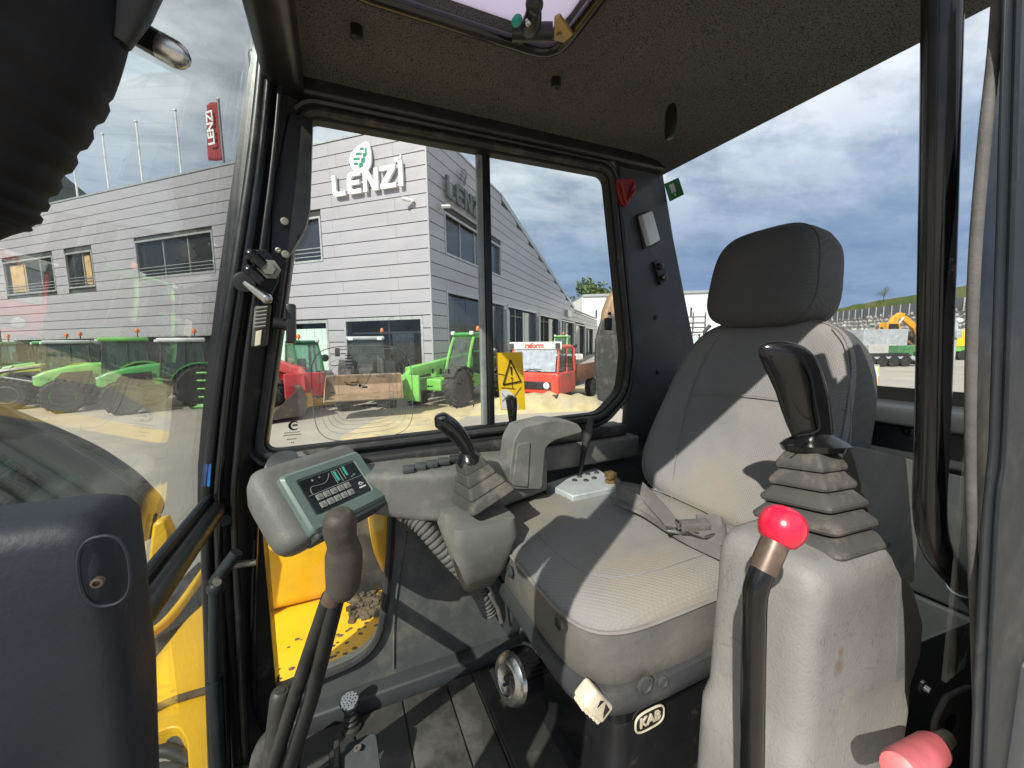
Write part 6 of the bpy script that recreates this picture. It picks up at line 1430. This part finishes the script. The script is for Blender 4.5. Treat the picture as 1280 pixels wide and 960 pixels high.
# ================================================================== the view through the rear window
# stone retaining wall
w0, w1 = at(1010, 76), at(1300, 36)
RW = thing('stone_wall', 'long retaining wall of rough grey stones at the foot of the grassy bank', 'wall', w0)
mk('wall_core', prism([w0, w1, w1 + _fh * .8, w0 + _fh * .8], (0, 0, 4.9)), 'stone', RW, smooth=False)
st_ = []
rnd = random.Random(11)
Lw = (w1 - w0).length; nw = V((w1 - w0).y, -(w1 - w0).x, 0).normalized()
if nw.dot(_fh) > 0: nw = -nw
icov = ball(V(0, 0, 0), 1, 6, 4)
zrow = .25
while zrow < 4.9:
    s = rnd.random()
    while s < Lw:
        r_ = rnd.uniform(.26, .52)
        c = lerp(w0, w1, s / Lw) + V(0, 0, zrow + rnd.uniform(-.1, .1)) + nw * .02
        sx, sz = r_ * 1.15, r_ * .72
        rot = Matrix.Rotation(rnd.random() * 3, 3, 'Z')
        st_.append(([c + rot @ V(v.x * sx, v.y * .34, v.z * sz) for v in icov[0]], icov[1]))
        s += sx * 1.75
    zrow += .58
mk('rubble_stones', join(*st_), 'stone', RW, smooth=False)['kind'] = 'stuff'
# grassy bank above
hv = []; hf = []
NS = 40
for i in range(NS + 1):
    t = i / NS * 1.2 - .1; a = lerp(w0, w1, t)
    tp_ = 6.4 + 1.2 * max(0, t) ** 1.1
    k_ = max(0, min(1, (t + .1) / .14))
    for d, z in ((.4, 4.88), (1.6, 5.2), (5, lerp(5.2, tp_, .55)), (10, tp_), (14, tp_ - .3), (24, 0)):
        q = a + _fh * d + _rh * d * .25; hv.append(V(q.x, q.y, (z + .3 * noise.noise(V(q.x * .3, q.y * .3, 0)) * (1 if d > 1 else 0)) * k_))
for i in range(NS):
    for k in range(5): hf.append((i * 6 + k, i * 6 + 6 + k, i * 6 + 7 + k, i * 6 + 1 + k))
struct(mk('grass_bank', (hv, hf), 'grass'))
BF = thing('boundary_fence', 'grey panelled fence running along the top of the stone wall', 'fence', w0 + V(0, 0, 4.9))
NP = 26
for k in range(NP):
    a = lerp(w0, w1, k / NP) - nw * .3; b = lerp(w0, w1, (k + 1) / NP) - nw * .3
    mk('fence_post', box(a.x - .06, a.x + .06, a.y - .06, a.y + .06, 4.7, 6.22), 'paint_grey', BF, smooth=False)
    mk('fence_panel', prism([lerp(a, b, .06) + V(0, 0, 4.95), lerp(a, b, .94) + V(0, 0, 4.95), lerp(a, b, .94) + V(0, 0, 6.2), lerp(a, b, .06) + V(0, 0, 6.2)], nw * .04), 'fence_grey', BF, smooth=False)
tree(V(*(lerp(w0, w1, .70) + _fh * 9 + _rh * 2.2).xy, 7.0), 2.2, 1.1, 'small scrubby tree on top of the grassy bank', 9, n=350)
# distant yellow digger
DG = thing('distant_digger', 'orange-yellow digger with a folded boom parked before the stone wall', 'excavator', at(1110, 50))
D0 = at(1108, 50)
def dg(x, z, y=0.0): return D0 + _rh * (x * 1.2 - .3) + _fh * y + V(0, 0, z * 1.25)
def plate(pts, y0, th, m, name, bev=.04): return mk(name, prism([dg(x, z, y0) for x, z in pts], _fh * th), m, DG, bevel=bev)
plate([(-2.4, 0), (1.2, 0), (1.5, .35), (1.2, .8), (-2.4, .8), (-2.7, .35)], -1.2, .5, 'paint_black', 'track')
plate([(-2.4, 0), (1.2, 0), (1.5, .35), (1.2, .8), (-2.4, .8), (-2.7, .35)], .8, .5, 'paint_black', 'track')
plate([(-3.4, 1.0), (.4, 1.0), (.4, 2.0), (-1.2, 2.2), (-3.2, 2.2), (-3.5, 1.8)], -1.2, 2.4, 'paint_amber', 'house')
c_ = plate([(-1.0, 1.1), (.6, 1.1), (.65, 2.2), (.3, 3.0), (-.9, 3.0)], -1.25, 1.1, 'paint_amber', 'cab')
mk('cab_window', prism([dg(x, z, -1.28) for x, z in ((-.8, 1.9), (.45, 1.9), (.2, 2.85), (-.75, 2.85))], _fh * .04), 'win_dark', c_, smooth=False)
plate([(-.2, 1.6), (.6, 3.5), (1.3, 4.0), (1.9, 3.9), (1.2, 3.3), (.4, 1.5)], -.1, .5, 'paint_amber', 'boom')
plate([(1.3, 3.95), (2.3, 3.5), (3.3, 2.6), (3.6, 1.6), (3.2, 1.7), (2.8, 2.4), (1.4, 3.4)], -.05, .4, 'paint_amber', 'dipper_arm')
plate([(3.1, 1.8), (3.7, 1.7), (3.9, 1.0), (3.3, .5), (2.6, .6), (3.0, 1.1)], -.5, 1.2, 'rust_load', 'digging_bucket')
mk('boom_ram', tube([dg(.3, 1.8, -.25), dg(1.5, 3.5, -.25)], .12, 6), 'alu', DG)
SK = thing('scrap_heap', 'jumbled dark scrap heap behind the grey container', 'scrap heap', at(1118, 48))
sv = [obox(at(1118, 47) + _rh * rnd.uniform(-1.8, 1.8) + _fh * rnd.uniform(-.5, .5) + V(0, 0, rnd.uniform(.3, 2.6)), V(rnd.random(), rnd.random(), rnd.random()).normalized(), V(0, 0, 1), V(1, 0, 0), rnd.uniform(.2, .6), rnd.uniform(.1, .3), rnd.uniform(.1, .3)) for k in range(60)]
mk('scrap', join(*sv), 'dirty_steel', SK, smooth=False)['kind'] = 'stuff'
def fbx(name, label, cat, u0, u1, v_top, D, dep, m, z0=0.0, ribs=0, ribm=None):
    a, b = at(u0, D), at(u1, D)
    zt = (H - (v_top - (480 - 490 * math.tan(-PITCH) - (u0 - 640) * .014)) * D / 490)
    o = thing(name, label, cat, V(a.x, a.y, z0))
    mk('body', prism([a + V(0, 0, z0), b + V(0, 0, z0), b + _fh * dep + V(0, 0, z0), a + _fh * dep + V(0, 0, z0)], (0, 0, zt - z0)), m, o, bevel=.03)
    for k in range(ribs):
        q = lerp(a, b, (k + .5) / ribs) - _fh * .04
        mk('rib', prism([q + V(0, 0, z0 + .1), q + _rh * .08 + V(0, 0, z0 + .1), q + _rh * .08 + V(0, 0, zt - .1), q + V(0, 0, zt - .1)], _fh * .05), ribm or m, o, smooth=False)
    return o, zt
fbx('grey_container', 'long pale grey steel container in front of the yellow digger', 'container', 1078, 1133, 412, 42, 2.4, 'paint_grey', .3, 7)
fbx('concrete_barrier', 'low grey concrete barrier below the grey container', 'barrier', 1086, 1120, 431, 38, .6, 'concrete', 0, 3)
fbx('green_skip', 'low green skip to the right of the concrete barrier', 'skip', 1123, 1168, 432, 37, 2, 'paint_dull_green', 0, 4)
# low flatbed lorry, dark, in front
LC = thing('low_loader', 'dark low-loading trailer with a sloping ramp, behind the seat shoulder', 'trailer', at(1110, 27))
L0 = at(1080, 27)
mk('trailer_deck', prism([L0 + V(0, 0, .75), L0 + _rh * 3.4 + V(0, 0, .75), L0 + _rh * 4.6 + V(0, 0, .15), L0 + _rh * 4.6 + V(0, 0, .05), L0 + _rh * 3.2 + V(0, 0, .55), L0 + V(0, 0, .55)], _fh * 2.2), 'paint_grey', LC, smooth=False)
for k in range(4):
    c = L0 + _rh * (.5 + .82 * k) + V(0, 0, .38)
    mk('wheel', lathe(c, -_fh, [(.36, -.25), (.38, -.2), (.38, 0), (.3, .02), (.2, 0), (0, 0)], 18), 'tyre', LC, ang=30)
mk('side_skirt', prism([L0 + V(0, 0, .95) - _fh * .02, L0 + _rh * 3.0 + V(0, 0, .95) - _fh * .02, L0 + _rh * 3.3 + V(0, 0, .72) - _fh * .02, L0 + V(0, 0, .72) - _fh * .02], _fh * .03), 'paint_black', LC, smooth=False)
YT = thing('yellow_trailer', 'yellow box trailer with a green underframe and black wheels, right of the grab handle', 'trailer', at(1200, 33))
a, b = at(1186, 33), at(1232, 33)
mk('box_body', prism([a + V(0, 0, 1.15), b + V(0, 0, 1.15), b + _fh * 2 + V(0, 0, 1.15), a + _fh * 2 + V(0, 0, 1.15)], (0, 0, 1.35)), 'sticker_yellow', YT, bevel=.03)
mk('underframe', prism([a + V(0, 0, .75), b + V(0, 0, .75), b + _fh * 2 + V(0, 0, .75), a + _fh * 2 + V(0, 0, .75)], (0, 0, .38)), 'paint_bright_green', YT, smooth=False)
for u in (1190, 1204): mk('wheel', lathe(at(u, 33) + V(0, 0, .42), -_fh, [(.4, -.3), (.42, -.2), (.42, 0), (.3, .03), (0, .02)], 18), 'tyre', YT, ang=30)
PLm = thing('lamp_post', 'pale grey steel post standing just right of the black grab handle', 'post', at(1191, 20))
mk('post', tube([at(1191, 20), at(1191, 20) + V(0, 0, 3.0)], .10, 10), 'paint_grey', PLm)
mk('post_box', obox(at(1194, 19.9) + V(0, 0, 2.2), _rh, _fh, (0, 0, 1), .14, .1, .22, .02), 'paint_grey', PLm)
mk('post_light', ball(at(1195, 19.9) + V(0, 0, 2.85), .13, 8, 6), 'paint_white', PLm)
BOL = thing('white_cabinet', 'small pale green utility cabinet on the yard near the seat shoulder', 'cabinet', at(1090, 16))
mk('cabinet_body', obox(at(1090, 16) + V(0, 0, .48), _rh, _fh, (0, 0, 1), .18, .15, .46, .02), 'door_mint', BOL)
mk('cabinet_lid', obox(at(1090, 16) + V(0, 0, .96), _rh, _fh, (0, 0, 1), .2, .17, .02, .005), 'paint_grey', BOL)
YBx = thing('yellow_bollard', 'short yellow and white bollard beside the pale utility cabinet', 'bollard', at(1098, 16))
mk('bollard_post', tube([at(1098, 16), at(1098, 16) + V(0, 0, .95)], .07, 10), 'sticker_yellow', YBx)
mk('bollard_band', tube([at(1098, 16) + V(0, 0, .5), at(1098, 16) + V(0, 0, .65)], .075, 10), 'paint_white', YBx)
# forklift and rack behind the seat, left of the headrest
FK = thing('yard_forklift', 'grey forklift with a pale green cab behind the seat, left of the headrest', 'forklift', at(878, 24))
F0 = at(868, 24)
def fk(x, z, y=0.0): return F0 + _rh * x + _fh * y + V(0, 0, z)
mk('body', prism([fk(-.9, .4), fk(.9, .4), fk(.9, 1.3), fk(-.9, 1.3)], _fh * 1.2), 'paint_grey', FK, bevel=.06)
for s in (-.7, .7): mk('wheel', lathe(fk(s, .4), -_fh, [(.38, -.3), (.4, -.2), (.4, 0), (.25, .03), (0, .02)], 16), 'tyre', FK)
mk('cab_glass', prism([fk(-.7, 1.3), fk(.2, 1.3), fk(.2, 2.25), fk(-.7, 2.25)], _fh * .8), 'door_mint', FK, bevel=.04)
mk('cab_posts', join(bar(fk(-.75, 1.3, -.02), fk(-.75, 2.4, -.02), .05), bar(fk(.25, 1.3, -.02), fk(.25, 2.4, -.02), .05)), 'paint_black', FK)
mk('cab_roof', prism([fk(-.85, 2.3), fk(.35, 2.3), fk(.35, 2.42), fk(-.85, 2.42)], _fh * .9), 'paint_grey', FK, bevel=.03)
mk('exhaust', tube([fk(.6, 1.3), fk(.6, 2.6), fk(.9, 2.9)], .12, 8), 'dirty_steel', FK)
RK = thing('steel_rack', 'dark steel pipe rack standing in front of the white shed', 'rack', at(862, 30))
for k, z in enumerate((2.6, 2.95, 3.3, 3.75)):
    mk('rack_bar', tube([at(850, 30) + V(0, 0, z), at(880, 30) + V(0, 0, z)], .07 if k < 3 else .06, 6), 'fence_grey', RK)
for u in (851, 865, 880): mk('rack_post', tube([at(u, 30.1), at(u, 30.1) + V(0, 0, 4.1)], .06, 6), 'fence_grey', RK)
